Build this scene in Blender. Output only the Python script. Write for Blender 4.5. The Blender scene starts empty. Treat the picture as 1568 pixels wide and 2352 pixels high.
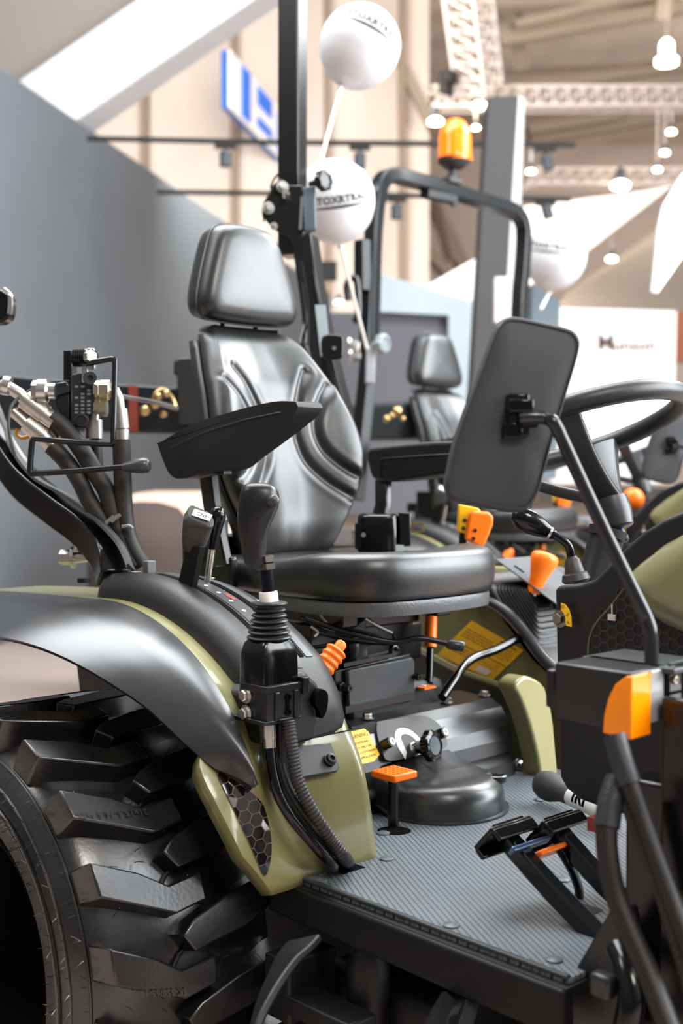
import bpy, math, random
from mathutils import Vector, Matrix
random.seed(7)
SC = bpy.context.scene
COL = SC.collection
V = Vector
PI = math.pi

# ------------------------------------------------------------------ camera
FPX = 2800.0
CAM = V((2.19, -1.822, 1.32))
_h = math.hypot(.6857, .728)
RT = V((.6857/_h, .728/_h, 0))            # camera right, level
DP = V((-.728/_h, .6857/_h, 0))           # camera forward, level
_t = math.atan((1176-1067)/FPX)
FW = DP*math.cos(_t)+V((0, 0, -math.sin(_t)))
UP = DP*math.sin(_t)+V((0, 0, math.cos(_t)))
cd = bpy.data.cameras.new('camera')
cam = bpy.data.objects.new('camera', cd)
COL.objects.link(cam)
cam.matrix_world = Matrix(((RT.x, UP.x, -FW.x, CAM.x), (RT.y, UP.y, -FW.y, CAM.y), (RT.z, UP.z, -FW.z, CAM.z), (0, 0, 0, 1)))
cd.sensor_fit = 'VERTICAL'
cd.sensor_height = 36.0
cd.sensor_width = 24.0
cd.lens = FPX/2352*36.0
cd.clip_end = 200
cd.dof.use_dof = True
cd.dof.focus_distance = 2.08
cd.dof.aperture_fstop = 3.0
SC.camera = cam

# ------------------------------------------------------------------ world, lamps, exposure
SC.view_settings.view_transform = 'Standard'
SC.view_settings.look = 'None'
SC.view_settings.gamma = 1.0
SC.view_settings.use_curve_mapping = False
SC.view_settings.exposure = 0.18
try:
    SC.cycles.use_denoising = True
    SC.cycles.max_bounces = 8
    SC.cycles.sample_clamp_indirect = 6.0
except Exception:
    pass
W = bpy.data.worlds.new('hall_daylight')
SC.world = W
W.use_nodes = True
wn = W.node_tree.nodes
wl = W.node_tree.links
bg = wn['Background']
tc = wn.new('ShaderNodeTexCoord')
sx = wn.new('ShaderNodeSeparateXYZ')
wl.new(tc.outputs['Generated'], sx.inputs[0])
rz = wn.new('ShaderNodeValToRGB')
mr = wn.new('ShaderNodeMapRange')
mr.inputs['From Min'].default_value = -1
mr.inputs['From Max'].default_value = 1
wl.new(sx.outputs['Z'], mr.inputs['Value'])
wl.new(mr.outputs[0], rz.inputs[0])
cr_ = rz.color_ramp
cr_.elements[0].position = 0.40
cr_.elements[0].color = (.030, .028, .027, 1)
cr_.elements[1].position = 0.515
cr_.elements[1].color = (.36, .34, .325, 1)
for p, c in ((.60, (.72, .70, .68, 1)), (.75, (1.0, .98, .96, 1)), (1.0, (.55, .54, .53, 1))):
    e = cr_.elements.new(p)
    e.color = c
# the open, brightly lit side of the hall (camera right / ahead of the tractor)
dt = wn.new('ShaderNodeVectorMath')
dt.operation = 'DOT_PRODUCT'
wl.new(tc.outputs['Generated'], dt.inputs[0])
dt.inputs[1].default_value = (.70, .58, .42)
mr2 = wn.new('ShaderNodeMapRange')
mr2.interpolation_type = 'SMOOTHSTEP'
mr2.inputs['From Min'].default_value = .60
mr2.inputs['From Max'].default_value = .92
mr2.inputs['To Min'].default_value = .75
mr2.inputs['To Max'].default_value = 2.1
wl.new(dt.outputs['Value'], mr2.inputs['Value'])
mu = wn.new('ShaderNodeVectorMath')
mu.operation = 'SCALE'
wl.new(rz.outputs[0], mu.inputs[0])
wl.new(mr2.outputs[0], mu.inputs['Scale'])
wl.new(mu.outputs[0], bg.inputs['Color'])
bg.inputs['Strength'].default_value = .42


def area_light(name, loc, target, sx_, sy_, power, color):
    ld = bpy.data.lights.new(name, 'AREA')
    ld.shape = 'RECTANGLE'
    ld.size = sx_
    ld.size_y = sy_
    ld.energy = power
    ld.color = color
    o = bpy.data.objects.new(name, ld)
    COL.objects.link(o)
    o.location = loc
    o.rotation_euler = (V(target)-V(loc)).to_track_quat('-Z', 'Y').to_euler()
    return o


area_light('hall_ceiling_light', (-1.0, .4, 5.2), (.3, -.3, .8), 3.8, 3.0, 400, (.93, .97, 1.0))
area_light('hall_side_light', (4.6, 3.7, 3.3), (.2, -.1, 1.1), 5.4, 4.2, 960, (.91, .96, 1.0))
area_light('hall_ceiling_light', (4.4, -1.6, 5.0), (.9, -.3, .8), 1.4, 1.4, 150, (1.0, .93, .86))
area_light('hall_ceiling_light', (-1.5, -3.4, 5.4), (.3, -.5, .7), 1.4, 1.4, 60, (1.0, .95, .9))
_bl = CAM+DP*12-RT*2.5+V((0, 0, 4.6))
area_light('added_wall_fill', _bl, _bl+DP*10-V((0, 0, 1.5)), 6, 2, 1500, (1.0, .95, .90))  # added fill turned to the back wall, not a lamp of the hall
_ul = CAM+DP*19+RT*11+V((0, 0, 3.2))
area_light('added_roof_fill', _ul, _ul+DP*8-RT*2+V((0, 0, 5)), 5, 3, 900, (1.0, .95, .91))  # unseen upward fill, added to brighten the roof sheeting
area_light('hall_ceiling_light', (.5, 4.3, 4.9), (.5, 0, .8), 2.6, 2.0, 300, (.95, .98, 1.0))
_fl = CAM+DP*5.6+V((0, 0, 5.2))
area_light('added_stand_fill', _fl, _fl+DP*8+V((0, 0, .4)), 5.5, 1.2, 330, (.96, .98, 1.0))  # added strip facing away from camera, brightens stand wall and fascia


# ------------------------------------------------------------------ pixel rays of the photo meeting real planes
def ray(x, y):
    return FW+RT*((x-784)/FPX)+UP*((1176-y)/FPX)
def D(x, y, d):
    return CAM+ray(x, y)*d
def PX(x, y, v):
    r = ray(x, y); return CAM+r*((v-CAM.x)/r.x)
def PY(x, y, v):
    r = ray(x, y); return CAM+r*((v-CAM.y)/r.y)
def PZ(x, y, v):
    r = ray(x, y); return CAM+r*((v-CAM.z)/r.z)
AX, AZ = .264, .484                       # rear axle
def PC(x, y, rad):
    q = ray(x, y); a = q.x**2+q.z**2; ox = CAM.x-AX; oz = CAM.z-AZ
    b = ox*q.x+oz*q.z; c = ox*ox+oz*oz-rad*rad
    t = (-b-math.sqrt(max(b*b-a*c, 0)))/a
    return CAM+q*t
def cyl(phi, rad, y):                     # phi in degrees forward from straight up
    p = math.radians(phi); return V((AX+rad*math.sin(p), y, AZ+rad*math.cos(p)))


# ------------------------------------------------------------------ materials
def lin(c):
    return tuple(((v/255)/12.92 if v/255 <= .04045 else ((v/255+.055)/1.055)**2.4) for v in c)+(1,)
MATS = {}
def M(name, rgb, rough=.5, metal=0.0, bump=0.0, scale=300.0, coat=0.0, emit=0.0, var=0.0, vscale=6.0, trans=0.0, ior=1.45, sheen=0, detail=2.0, rvar=0.0, spec=.5):
    m = bpy.data.materials.new(name)
    m.use_nodes = True
    n = m.node_tree.nodes
    l = m.node_tree.links
    b = n['Principled BSDF']
    b.inputs['Base Color'].default_value = lin(rgb)
    b.inputs['Roughness'].default_value = rough
    b.inputs['Metallic'].default_value = metal
    b.inputs['Coat Weight'].default_value = coat
    b.inputs['Coat Roughness'].default_value = .08
    b.inputs['IOR'].default_value = ior
    b.inputs['Specular IOR Level'].default_value = spec
    if trans:
        b.inputs['Transmission Weight'].default_value = trans
    if emit:
        b.inputs['Emission Color'].default_value = lin(rgb)
        b.inputs['Emission Strength'].default_value = emit
    if bump or var or rvar:
        t = n.new('ShaderNodeTexCoord')
    if bump:
        nz = n.new('ShaderNodeTexNoise')
        nz.inputs['Scale'].default_value = scale
        nz.inputs['Detail'].default_value = detail
        l.new(t.outputs['Object'], nz.inputs['Vector'])
        bp = n.new('ShaderNodeBump')
        bp.inputs['Strength'].default_value = bump
        bp.inputs['Distance'].default_value = .002
        l.new(nz.outputs['Fac'], bp.inputs['Height'])
        l.new(bp.outputs[0], b.inputs['Normal'])
    if var or rvar:
        n2 = n.new('ShaderNodeTexNoise')
        n2.inputs['Scale'].default_value = vscale
        n2.inputs['Detail'].default_value = 5
        l.new(t.outputs['Object'], n2.inputs['Vector'])
        if var:
            rp = n.new('ShaderNodeValToRGB')
            rp.color_ramp.elements[0].position = .3
            rp.color_ramp.elements[1].position = .7
            rp.color_ramp.elements[0].color = lin([max(0, c*(1-var)) for c in rgb])
            rp.color_ramp.elements[1].color = lin([min(255, c*(1+var)) for c in rgb])
            l.new(n2.outputs['Fac'], rp.inputs[0])
            l.new(rp.outputs[0], b.inputs['Base Color'])
        if rvar:
            mp = n.new('ShaderNodeMapRange')
            mp.inputs['To Min'].default_value = max(.02, rough-rvar)
            mp.inputs['To Max'].default_value = rough+rvar
            l.new(n2.outputs['Fac'], mp.inputs['Value'])
            l.new(mp.outputs[0], b.inputs['Roughness'])
    MATS[name] = m
    return m
plastic = M('black_grained_plastic', (17, 17, 18), .38, spec=.7, bump=.25, scale=900, rvar=.05)
flare_m = M('charcoal_fender_plastic', (34, 34, 36), .30, spec=1.0, bump=.05, scale=900, rvar=.06)
gloss = M('black_gloss_plastic', (7, 7, 8), .16)
paint = M('black_powder_coat', (9, 9, 10), .26, bump=.06, scale=500)
dull = M('dull_black_steel', (8, 8, 9), .5, bump=.1, scale=200)
leather = M('black_vinyl', (22, 23, 24), .36, spec=.9, bump=.10, scale=420, detail=3, rvar=.05)
foam = M('black_urethane_foam', (16, 17, 18), .5, bump=.12, scale=600)
rubber = M('tyre_rubber', (19, 18, 18), .28, spec=1.0, bump=.10, scale=160, var=.12, vscale=9, rvar=.08)
hose_m = M('hose_rubber', (34, 31, 29), .55, bump=.2, scale=500)
olive = M('olive_green_paint', (132, 128, 84), .30, coat=.5)
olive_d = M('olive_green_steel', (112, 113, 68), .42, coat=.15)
orange = M('orange_plastic', (255, 118, 14), .38)
yellow = M('yellow_sticker', (247, 190, 22), .45)
yellow_p = M('yellow_plastic', (243, 184, 18), .4)
ink = M('black_ink', (38, 30, 14), .6)
white_p = M('white_plastic', (232, 228, 222), .45)
white_ink = M('white_ink', (225, 225, 222), .5)
steel = M('zinc_plated_steel', (205, 203, 198), .28, metal=1, rvar=.08, vscale=40)
bright = M('polished_chrome', (225, 226, 228), .12, metal=1)
brass = M('yellow_zinc_brass', (190, 160, 112), .3, metal=1)
iron = M('dark_cast_iron', (56, 57, 60), .4, metal=.6, bump=.2, scale=120)
grey_p = M('grey_plastic', (92, 92, 92), .5, bump=.2, scale=900)
graylev = M('grained_grey_grip', (52, 51, 50), .62, bump=.6, scale=650)
mirror_m = M('charcoal_mirror_shell', (47, 49, 52), .55, bump=.1, scale=800)
amber = M('amber_lens', (255, 140, 0), .22, bump=.25, scale=160)
clear_l = M('clear_lens', (140, 140, 140), .18, bump=.3, scale=160)
balloon_m = M('white_balloon_latex', (205, 205, 208), .32)
string_m = M('white_string', (238, 230, 222), .6)
carton = M('console_grey_panel', (86, 88, 90), .7, spec=.2)


class MB:
    def __init__(s):
        s.v = []; s.f = []
    def add(s, vs, fs):
        b = len(s.v); s.v += [V(p) for p in vs]; s.f += [tuple(b+i for i in f) for f in fs]; return s
    def hexa(s, p):
        return s.add(p, [(3, 2, 1, 0), (4, 5, 6, 7), (0, 1, 5, 4), (1, 2, 6, 5), (2, 3, 7, 6), (3, 0, 4, 7)])
    def box(s, c, size, ax=None):
        a = ax or (V((1, 0, 0)), V((0, 1, 0)), V((0, 0, 1)))
        c = V(c); h = [a[i]*(size[i]/2) for i in range(3)]
        return s.hexa([c-h[0]-h[1]-h[2], c+h[0]-h[1]-h[2], c+h[0]+h[1]-h[2], c-h[0]+h[1]-h[2],
                       c-h[0]-h[1]+h[2], c+h[0]-h[1]+h[2], c+h[0]+h[1]+h[2], c-h[0]+h[1]+h[2]])
    def prism(s, pts, off):
        n = len(pts); off = V(off); pts = [V(p) for p in pts]
        return s.add(pts+[p+off for p in pts], [tuple(range(n))[::-1], tuple(range(n, 2*n))]+[(i, (i+1) % n, n+(i+1) % n, n+i) for i in range(n)])
    def loft(s, rings, cap=True, closed=True, wrap=False):
        n = len(rings[0]); k = len(rings); fs = []
        for j in range(k if wrap else k-1):
            a = j*n; b = ((j+1) % k)*n
            for i in range(n if closed else n-1):
                i2 = (i+1) % n; fs.append((a+i, a+i2, b+i2, b+i))
        if cap and not wrap and closed:
            fs.append(tuple(range(n))[::-1]); fs.append(tuple(range((k-1)*n, k*n)))
        return s.add([p for r in rings for p in r], fs)
    def grid(s, rows):
        return s.loft(rows, cap=False, closed=False)
    def tube(s, pts, r, n=12, closed=False, cap=True, flat=1.0, up=None):
        pts = [V(p) for p in pts]; k = len(pts)
        rr = r if isinstance(r, (list, tuple)) else [r]*k
        rings = []; u = None
        for i in range(k):
            a = pts[i-1] if (i > 0 or closed) else pts[i]
            b = pts[(i+1) % k] if (i < k-1 or closed) else pts[i]
            t = (b-a).normalized()
            if u is None:
                u = V(up) if up is not None else (V((0, 0, 1)) if abs(t.z) < .9 else V((1, 0, 0)))
            u = (u-t*u.dot(t))
            u = u.normalized() if u.length > 1e-6 else t.orthogonal().normalized()
            w = t.cross(u)
            rings.append([pts[i]+(u*math.cos(2*PI*j/n)+w*math.sin(2*PI*j/n)*flat)*rr[i] for j in range(n)])
        return s.loft(rings, cap=cap, wrap=closed)
    def bar(s, pts, w, h, up):               # rectangular section along a path
        pts = [V(p) for p in pts]; k = len(pts); rings = []; up = V(up)
        for i in range(k):
            t = (pts[min(i+1, k-1)]-pts[max(i-1, 0)]).normalized()
            a = (up-t*up.dot(t)).normalized(); b = t.cross(a)
            rings.append([pts[i]+a*(h/2)+b*(w/2), pts[i]+a*(h/2)-b*(w/2), pts[i]-a*(h/2)-b*(w/2), pts[i]-a*(h/2)+b*(w/2)])
        return s.loft(rings)
    def lathe(s, o, axis, prof, n=24, flat=None):
        o = V(o); a = V(axis).normalized(); u = a.orthogonal().normalized()
        if abs(a.z) < .999:
            u = (V((0, 0, 1))-a*a.z).normalized()
        w = a.cross(u)
        rings = [[o+a*h+(u*math.cos(2*PI*j/n)+w*math.sin(2*PI*j/n)*(flat or 1))*max(r, 1e-5) for j in range(n)] for r, h in prof]
        return s.loft(rings)
    def ball(s, c, r, n=16):
        return s.lathe(c, (0, 0, 1), [(r*math.sin(PI*i/n), -r*math.cos(PI*i/n)) for i in range(n+1)], n*2)
    def bolt(s, o, axis, r, h, washer=True):
        a = V(axis).normalized()
        if washer:
            s.lathe(o, a, [(r*1.45, 0), (r*1.45, h*.22)], 20); o = V(o)+a*h*.22
        return s.lathe(o, a, [(r, 0), (r, h*.7), (r*.86, h*.85)], 6)
    def knob(s, o, axis, r, h, lobes=7):
        a = V(axis).normalized(); o = V(o); u = a.orthogonal().normalized(); w = a.cross(u); n = lobes*8; rings = []
        for k, hh in ((.80, 0), (1.0, .15*h), (1.0, .85*h), (.86, h), (.66, h), (.60, h*.86)):
            rings.append([o+a*hh+(u*math.cos(2*PI*j/n)+w*math.sin(2*PI*j/n))*r*k*(1-.11*(1-abs(math.cos(lobes*PI*j/n)))) for j in range(n)])
        return s.loft(rings)


def crs(pts, n=8, closed=False):
    """Catmull-Rom through points (Vectors or tuples)."""
    P = [V(p) for p in pts]; k = len(P); out = []
    for i in range(k if closed else k-1):
        g = (lambda j: P[j % k]) if closed else (lambda j: P[max(0, min(k-1, j))])
        p0, p1, p2, p3 = g(i-1), g(i), g(i+1), g(i+2)
        for j in range(n):
            t = j/n
            out.append(.5*((2*p1)+(p2-p0)*t+(2*p0-5*p1+4*p2-p3)*t*t+(3*p1-p0-3*p2+p3)*t**3))
    if not closed:
        out.append(P[-1])
    return out
def itp(tab, x):
    if x <= tab[0][0]:
        return tab[0][1]
    for (a, b), (c, d) in zip(tab, tab[1:]):
        if x <= c:
            return b+(d-b)*(x-a)/(c-a)
    return tab[-1][1]
def its(tab, x):
    """Smooth (Hermite) interpolation through a table."""
    n = len(tab)
    if x <= tab[0][0]: return tab[0][1]
    if x >= tab[-1][0]: return tab[-1][1]
    for i in range(n-1):
        (a, b), (c, d) = tab[i], tab[i+1]
        if x <= c:
            h = c-a; t = (x-a)/h
            m0 = (d-tab[i-1][1])/(c-tab[i-1][0]) if i > 0 else (d-b)/h
            m1 = (tab[i+2][1]-b)/(tab[i+2][0]-a) if i < n-2 else (d-b)/h
            return b*(2*t**3-3*t*t+1)+d*(3*t*t-2*t**3)+h*(m0*(t**3-2*t*t+t)+m1*(t**3-t*t))
def rrect(w, h, r, n=5):
    out = []
    for cx, cy, a0 in ((w/2-r, h/2-r, 0), (-w/2+r, h/2-r, 90), (-w/2+r, -h/2+r, 180), (w/2-r, -h/2+r, 270)):
        for i in range(n+1):
            a = math.radians(a0+90*i/n); out.append((cx+r*math.cos(a), cy+r*math.sin(a)))
    return out


def root_of(o):
    while o.parent is not None:
        o = o.parent
    return o
def obj(name, mb, mat, parent=None, bevel=0, seg=2, sub=0, angle=40, solid=0, soff=-1):
    me = bpy.data.meshes.new(name)
    base = V((0, 0, 0)) if parent is None else root_of(parent).location
    me.from_pydata([tuple(p-base) for p in mb.v], [], mb.f)
    me.validate()
    me.update()
    import bmesh
    bm = bmesh.new()
    bm.from_mesh(me)
    bmesh.ops.recalc_face_normals(bm, faces=bm.faces)
    bm.to_mesh(me)
    bm.free()
    for p in me.polygons:
        p.use_smooth = True
    if not sub:
        me.set_sharp_from_angle(angle=math.radians(angle))
    o = bpy.data.objects.new(name, me)
    COL.objects.link(o)
    if mat is not None:
        me.materials.append(mat)
    if parent is not None:
        o.parent = parent
    if solid:
        md = o.modifiers.new('solidify', 'SOLIDIFY')
        md.thickness = solid
        md.offset = soff
    if bevel:
        md = o.modifiers.new('bevel', 'BEVEL')
        md.width = bevel
        md.segments = seg
        md.limit_method = 'ANGLE'
        md.angle_limit = math.radians(35)
        md.harden_normals = False
    if sub:
        md = o.modifiers.new('subdivision', 'SUBSURF')
        md.levels = sub
        md.render_levels = sub
    return o
def empty(name, loc=(0, 0, 0), parent=None):
    o = bpy.data.objects.new(name, None)
    COL.objects.link(o)
    o.empty_display_size = .05
    if parent is not None:
        o.parent = parent
    else:
        o.location = loc
        bpy.context.view_layer.update()
    return o
def tag(o, label, cat, group=None):
    o['label'] = label
    o['category'] = cat
    if group:
        o['group'] = group
    return o
def struct(name, mb, mat, **k):
    o = obj(name, mb, mat, **k)
    o['kind'] = 'structure'
    return o
TXT = {}
def text_geo(body, size, ext=.0, cuts=0, bold=0.0):
    key = (body, size, ext, cuts, bold)
    if key in TXT:
        return TXT[key]
    cu = bpy.data.curves.new('lettering', 'FONT')
    cu.body = body
    cu.size = size
    cu.extrude = ext
    cu.offset = size*bold
    cu.space_character = 1+bold*2
    cu.align_x = 'CENTER'
    cu.align_y = 'CENTER'
    cu.resolution_u = 3
    o = bpy.data.objects.new('lettering', cu)
    COL.objects.link(o)
    dg = bpy.context.evaluated_depsgraph_get()
    me = bpy.data.meshes.new_from_object(o.evaluated_get(dg))
    if cuts:
        import bmesh
        bm = bmesh.new(); bm.from_mesh(me)
        bmesh.ops.triangulate(bm, faces=bm.faces)
        for _ in range(cuts):
            bmesh.ops.subdivide_edges(bm, edges=[e for e in bm.edges if e.calc_length() > size*.12], cuts=1)
            bmesh.ops.triangulate(bm, faces=bm.faces)
        bm.to_mesh(me); bm.free()
    r = ([v.co.copy() for v in me.vertices], [tuple(p.vertices) for p in me.polygons])
    bpy.data.objects.remove(o)
    bpy.data.curves.remove(cu)
    bpy.data.meshes.remove(me)
    TXT[key] = r
    return r
def text_on(mb, body, size, o, ux, uy, ext=.0006, wx=1.0, bold=0.0):
    vs, fs = text_geo(body, size, ext, 0, bold)
    ux = V(ux).normalized(); uy = V(uy).normalized(); nz = ux.cross(uy); o = V(o)
    return mb.add([o+ux*(p.x*wx)+uy*p.y+nz*p.z for p in vs], fs)
def kids(o):
    return [c for c in bpy.data.objects if c.parent == o]
def copy_tree(o, parent=None, skip=()):
    c = o.copy()
    COL.objects.link(c)
    c.parent = parent
    for ch in kids(o):
        if ch.name.split('.')[0] not in skip:
            copy_tree(ch, c, skip)
    return c

# ================================================================== THE HALL
GZ = .05
floor_m = M('pinkish_grey_carpet', (170, 154, 146), .9, bump=.2, scale=200)
booth_m = M('dark_grey_stand_wall', (104, 110, 115), .6, var=.05, vscale=.7)
white_w = M('white_stand_panel', (240, 240, 242), .6)
beige_u = M('beige_grey_soffit', (152, 143, 136), .8)
hall_m = M('warm_white_hall_cladding', (226, 212, 200), .8, var=.03, vscale=.5)
brown_m = M('taupe_steel_joint', (150, 132, 116), .7)
roof_m = M('beige_roof_sheeting', (226, 212, 196), .8, var=.10, vscale=.4)
beam_m = M('brown_grey_roof_beam', (160, 146, 130), .7)
col_m = M('charcoal_column_paint', (66, 65, 66), .7)
track_m = M('black_track', (40, 37, 36), .6)
lampb_m = M('grey_spotlight_body', (78, 84, 92), .5)
glow_m = M('lamp_glow_warm', (255, 236, 214), .5, emit=12)
glow2_m = M('lamp_glow_white', (255, 250, 244), .5, emit=9)
truss_m = M('white_lacquered_truss', (214, 202, 194), .45)
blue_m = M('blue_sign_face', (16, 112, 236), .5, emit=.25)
blued_m = M('blue_sign_side', (14, 90, 180), .5)
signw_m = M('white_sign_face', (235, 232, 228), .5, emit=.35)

mb = MB(); mb.box((-8, 12, GZ-.05), (70, 70, .1))
struct('floor', mb, floor_m)

# dark grey stand wall on the left, running away from the camera
def wallpt(x, y, d): return D(x, y, d)
P0 = D(0, 1067, 8.6); P0.z = 0
wdir = (DP+RT*(550/2800)).normalized()
wn_ = V((wdir.y, -wdir.x, 0))
HW = 4.11
mb = MB()
a = P0-wdir*3.0; b = P0+wdir*11.6
th = wn_*-.25
mb.hexa([V((p.x, p.y, GZ)) for p in (a, b, b+th, a+th)]+[V((p.x, p.y, HW)) for p in (a, b, b+th, a+th)])
struct('wall_left', mb, booth_m, bevel=.02)

# big pale hall wall far behind
def far_quad(pts, d, thick):
    m = MB(); m.prism([D(x, y, d) for x, y in pts], DP*thick); return m
struct('wall_back', far_quad([(-700, -500), (985, -500), (985, 1100), (-700, 1100)], 24, .3), hall_m)
for i, (x0, x1, y0, y1) in enumerate([(322, 338, 100, 520), (528, 545, -60, 520), (742, 758, -60, 700), (915, 932, -60, 700)]):
    struct('trim_%d' % (i+1), far_quad([(x0, y0), (x1, y0), (x1, y1), (x0, y1)], 23.6, .3), brown_m)
struct('trim_5', far_quad([(870, 60), (893, 60), (985, 250), (985, 300)], 23.7, .2), beam_m)

# hall roof and far end on the right
struct('wall_end', far_quad([(900, 300), (2100, 300), (2100, 1120), (900, 1120)], 40, .3), hall_m)
m = MB(); m.hexa([D(930, 340, 39.5), D(2000, 330, 39.5), D(2400, -900, 14), D(860, -900, 14)] + [D(930, 338, 39.6)+V((0, 0, .4)), D(2000, 328, 39.6)+V((0, 0, .4)), D(2400, -904, 14)+V((0, 0, .4)), D(860, -904, 14)+V((0, 0, .4))])
struct('ceiling', m, roof_m)
for i, (p, q, w, d) in enumerate([((1145, 95), (1568, 18), 26, 26), ((1180, 60), (1568, -30), 16, 25), ((1160, 215), (1600, 150), 14, 30), ((1215, 318), (1600, 250), 34, 33),
                                 ((1165, -40), (1200, 160), 22, 27), ((1530, -60), (1520, 40), 30, 24), ((1210, 300), (1420, 268), 18, 32),
                                 ((925, 330), (1075, 640), 30, 34), ((990, 420), (1035, 600), 16, 33), ((960, 560), (1090, 690), 26, 32), ((1290, 690), (1570, 500), 24, 20)]):
    m = MB(); A = D(p[0], p[1], d); B = D(q[0], q[1], d*1.02)
    m.bar([A, B], .3, w/2800*d, UP)
    struct('trim_%d' % (i+6), m, beam_m)

# slanted white roof edge and soffit of the stand (top left)
m = MB(); m.prism([D(-260, 380, 10.5), D(-260, -160, 10.5), D(540, -160, 10.5), D(310, 0, 10.5), D(50, 182, 10.5)], DP*.35)
tag(obj('stand_roof', m, beige_u), 'beige grey slanted canopy at the top left corner above the dark wall', 'canopy')
m = MB(); m.prism([D(40, 186, 10.3), D(315, -4, 10.3), D(560, -175, 10.3), D(850, -175, 10.3), D(580, 0, 10.3), D(172, 280, 10.3)], DP*.5)
tag(obj('roof_fascia', m, white_w, bevel=.02), 'broad white diagonal beam crossing the top left corner', 'beam')

# hanging blue and white letter sign
sg = empty('hanging_sign', D(520, 300, 20.3))
SK = 1.353
s0 = D(524, 115, 20.3); su = (D(640, 350, 23.8)-D(520, 248, 20.3)); su.z = 0; su.normalize()
def sgp(u, v): return s0+su*u*SK+V((0, 0, -v*SK))
def sgbox(u0, u1, v0, v1, t0, t1):
    nn = V((su.y, -su.x, 0))*SK; m = MB()
    m.hexa([sgp(u0, v1)+nn*t0, sgp(u1, v1)+nn*t0, sgp(u1, v1)+nn*t1, sgp(u0, v1)+nn*t1, sgp(u0, v0)+nn*t0, sgp(u1, v0)+nn*t0, sgp(u1, v0)+nn*t1, sgp(u0, v0)+nn*t1]); return m
hs = .70
obj('sign_case', sgbox(0, 2.9, 0, hs, -.09, .0), blued_m, sg)
obj('sign_face', sgbox(0, 2.9, 0, hs, .0, .03), signw_m, sg)
for u0, u1, v0, v1 in ((.48, .86, .03, .66), (1.25, 1.98, .06, .30), (1.25, 1.98, .46, .58), (2.35, 2.75, .08, .66)):
    obj('sign_bar', sgbox(u0, u1, v0, v1, .03, .05), blue_m, sg)
m = MB(); m.bar([sgp(2.6, .2), sgp(2.6, .2)+DP*1.2], .08, .08, (0, 0, 1)); m.bar([sgp(2.6, .5), sgp(2.6, .5)+DP*1.2], .08, .08, (0, 0, 1)); obj('wall_bracket', m, blued_m, sg)
tag(sg, 'box sign with blue and white block letters on the pale hall wall', 'sign')

# ceiling tracks with spotlights
def rail(pts, d, label):
    r = empty('track_rail', D(pts[0][0], pts[0][1], d))
    m = MB(); m.bar([D(x, y, d) for x, y in pts], .05, .028, UP)
    obj('rail', m, track_m, r); tag(r, label, 'track', 'spotlight tracks')
rail([(200, 318), (640, 327), (1320, 333)], 9.3, 'upper thin black lighting track across the pale hall wall')
rail([(360, 441), (860, 447), (1310, 459)], 9.6, 'lower thin black lighting track across the pale hall wall')
for (x, y, yt, d, tilt, lab) in [(517, 365, 326, 9.3, 0, 'small grey spotlight under the upper track, left of the upright post'),
                                 (826, 368, 330, 9.3, 0, 'small grey spotlight under the upper track, right of the upper balloon string'),
                                 (910, 487, 449, 9.6, 0, 'small grey spotlight under the lower track, left of the bent roll bar'),
                                 (1252, 374, 333, 9.3, .25, 'small dark spotlight under the upper track, right of the charcoal column'),
                                 (1252, 487, 458, 9.6, .3, 'small dark spotlight under the lower track, right of the charcoal column')]:
    s = empty('track_spotlight', D(x, y, d))
    m = MB(); ax = V((0, 0, -1))+RT*tilt
    m.lathe(D(x, y-16, d), ax, [(.045, 0), (.045, .11)], 16); obj('lamp_body', m, lampb_m, s)
    m = MB(); m.tube([D(x, y-16, d), D(x, yt+8, d)], .012, 8); obj('stem', m, track_m, s)
    m = MB(); m.box(D(x, yt+10, d), (.16, .05, .03), (RT, DP, V((0, 0, 1)))); obj('adapter', m, track_m, s)
    tag(s, lab, 'spotlight', 'track spotlights')

# charcoal column with white side
m = MB(); cb = [(1124, 220, 8.0), (1189, 220, 8.0)]
A = D(1122, 222, 8.0); B = D(1190, 220, 8.0); A2 = D(1094, 700, 8.0); B2 = D(1160, 705, 8.0)
A2b = A2+(A2-A)*1.3; B2b = B2+(B2-B)*1.3
m.hexa([A2b, B2b, B2b+DP*.28, A2b+DP*.28, A, B, B+DP*.28, A+DP*.28])
col = obj('charcoal_column', m, col_m)
m = MB(); C1 = D(1216, 300, 8.3); C2 = D(1198, 640, 8.3)
m.hexa([B2b+RT*.002, C2+(C2-C1)*1.3, C2+(C2-C1)*1.3+DP*.05, B2b+DP*.06, B+RT*.002, D(1205, 224, 8.25), D(1205, 224, 8.25)+DP*.05, B+DP*.06])
obj('side_panel', m, white_w, col)
m = MB(); m.box(D(1153, 690, 7.7), (.10, .1, .28), (RT, DP, V((0, 0, 1)))); obj('cover_plate', m, M('pale_pink_plate', (214, 204, 200), .6), col)
tag(col, 'tall charcoal column with a white side panel behind the orange beacon', 'column')

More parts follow.
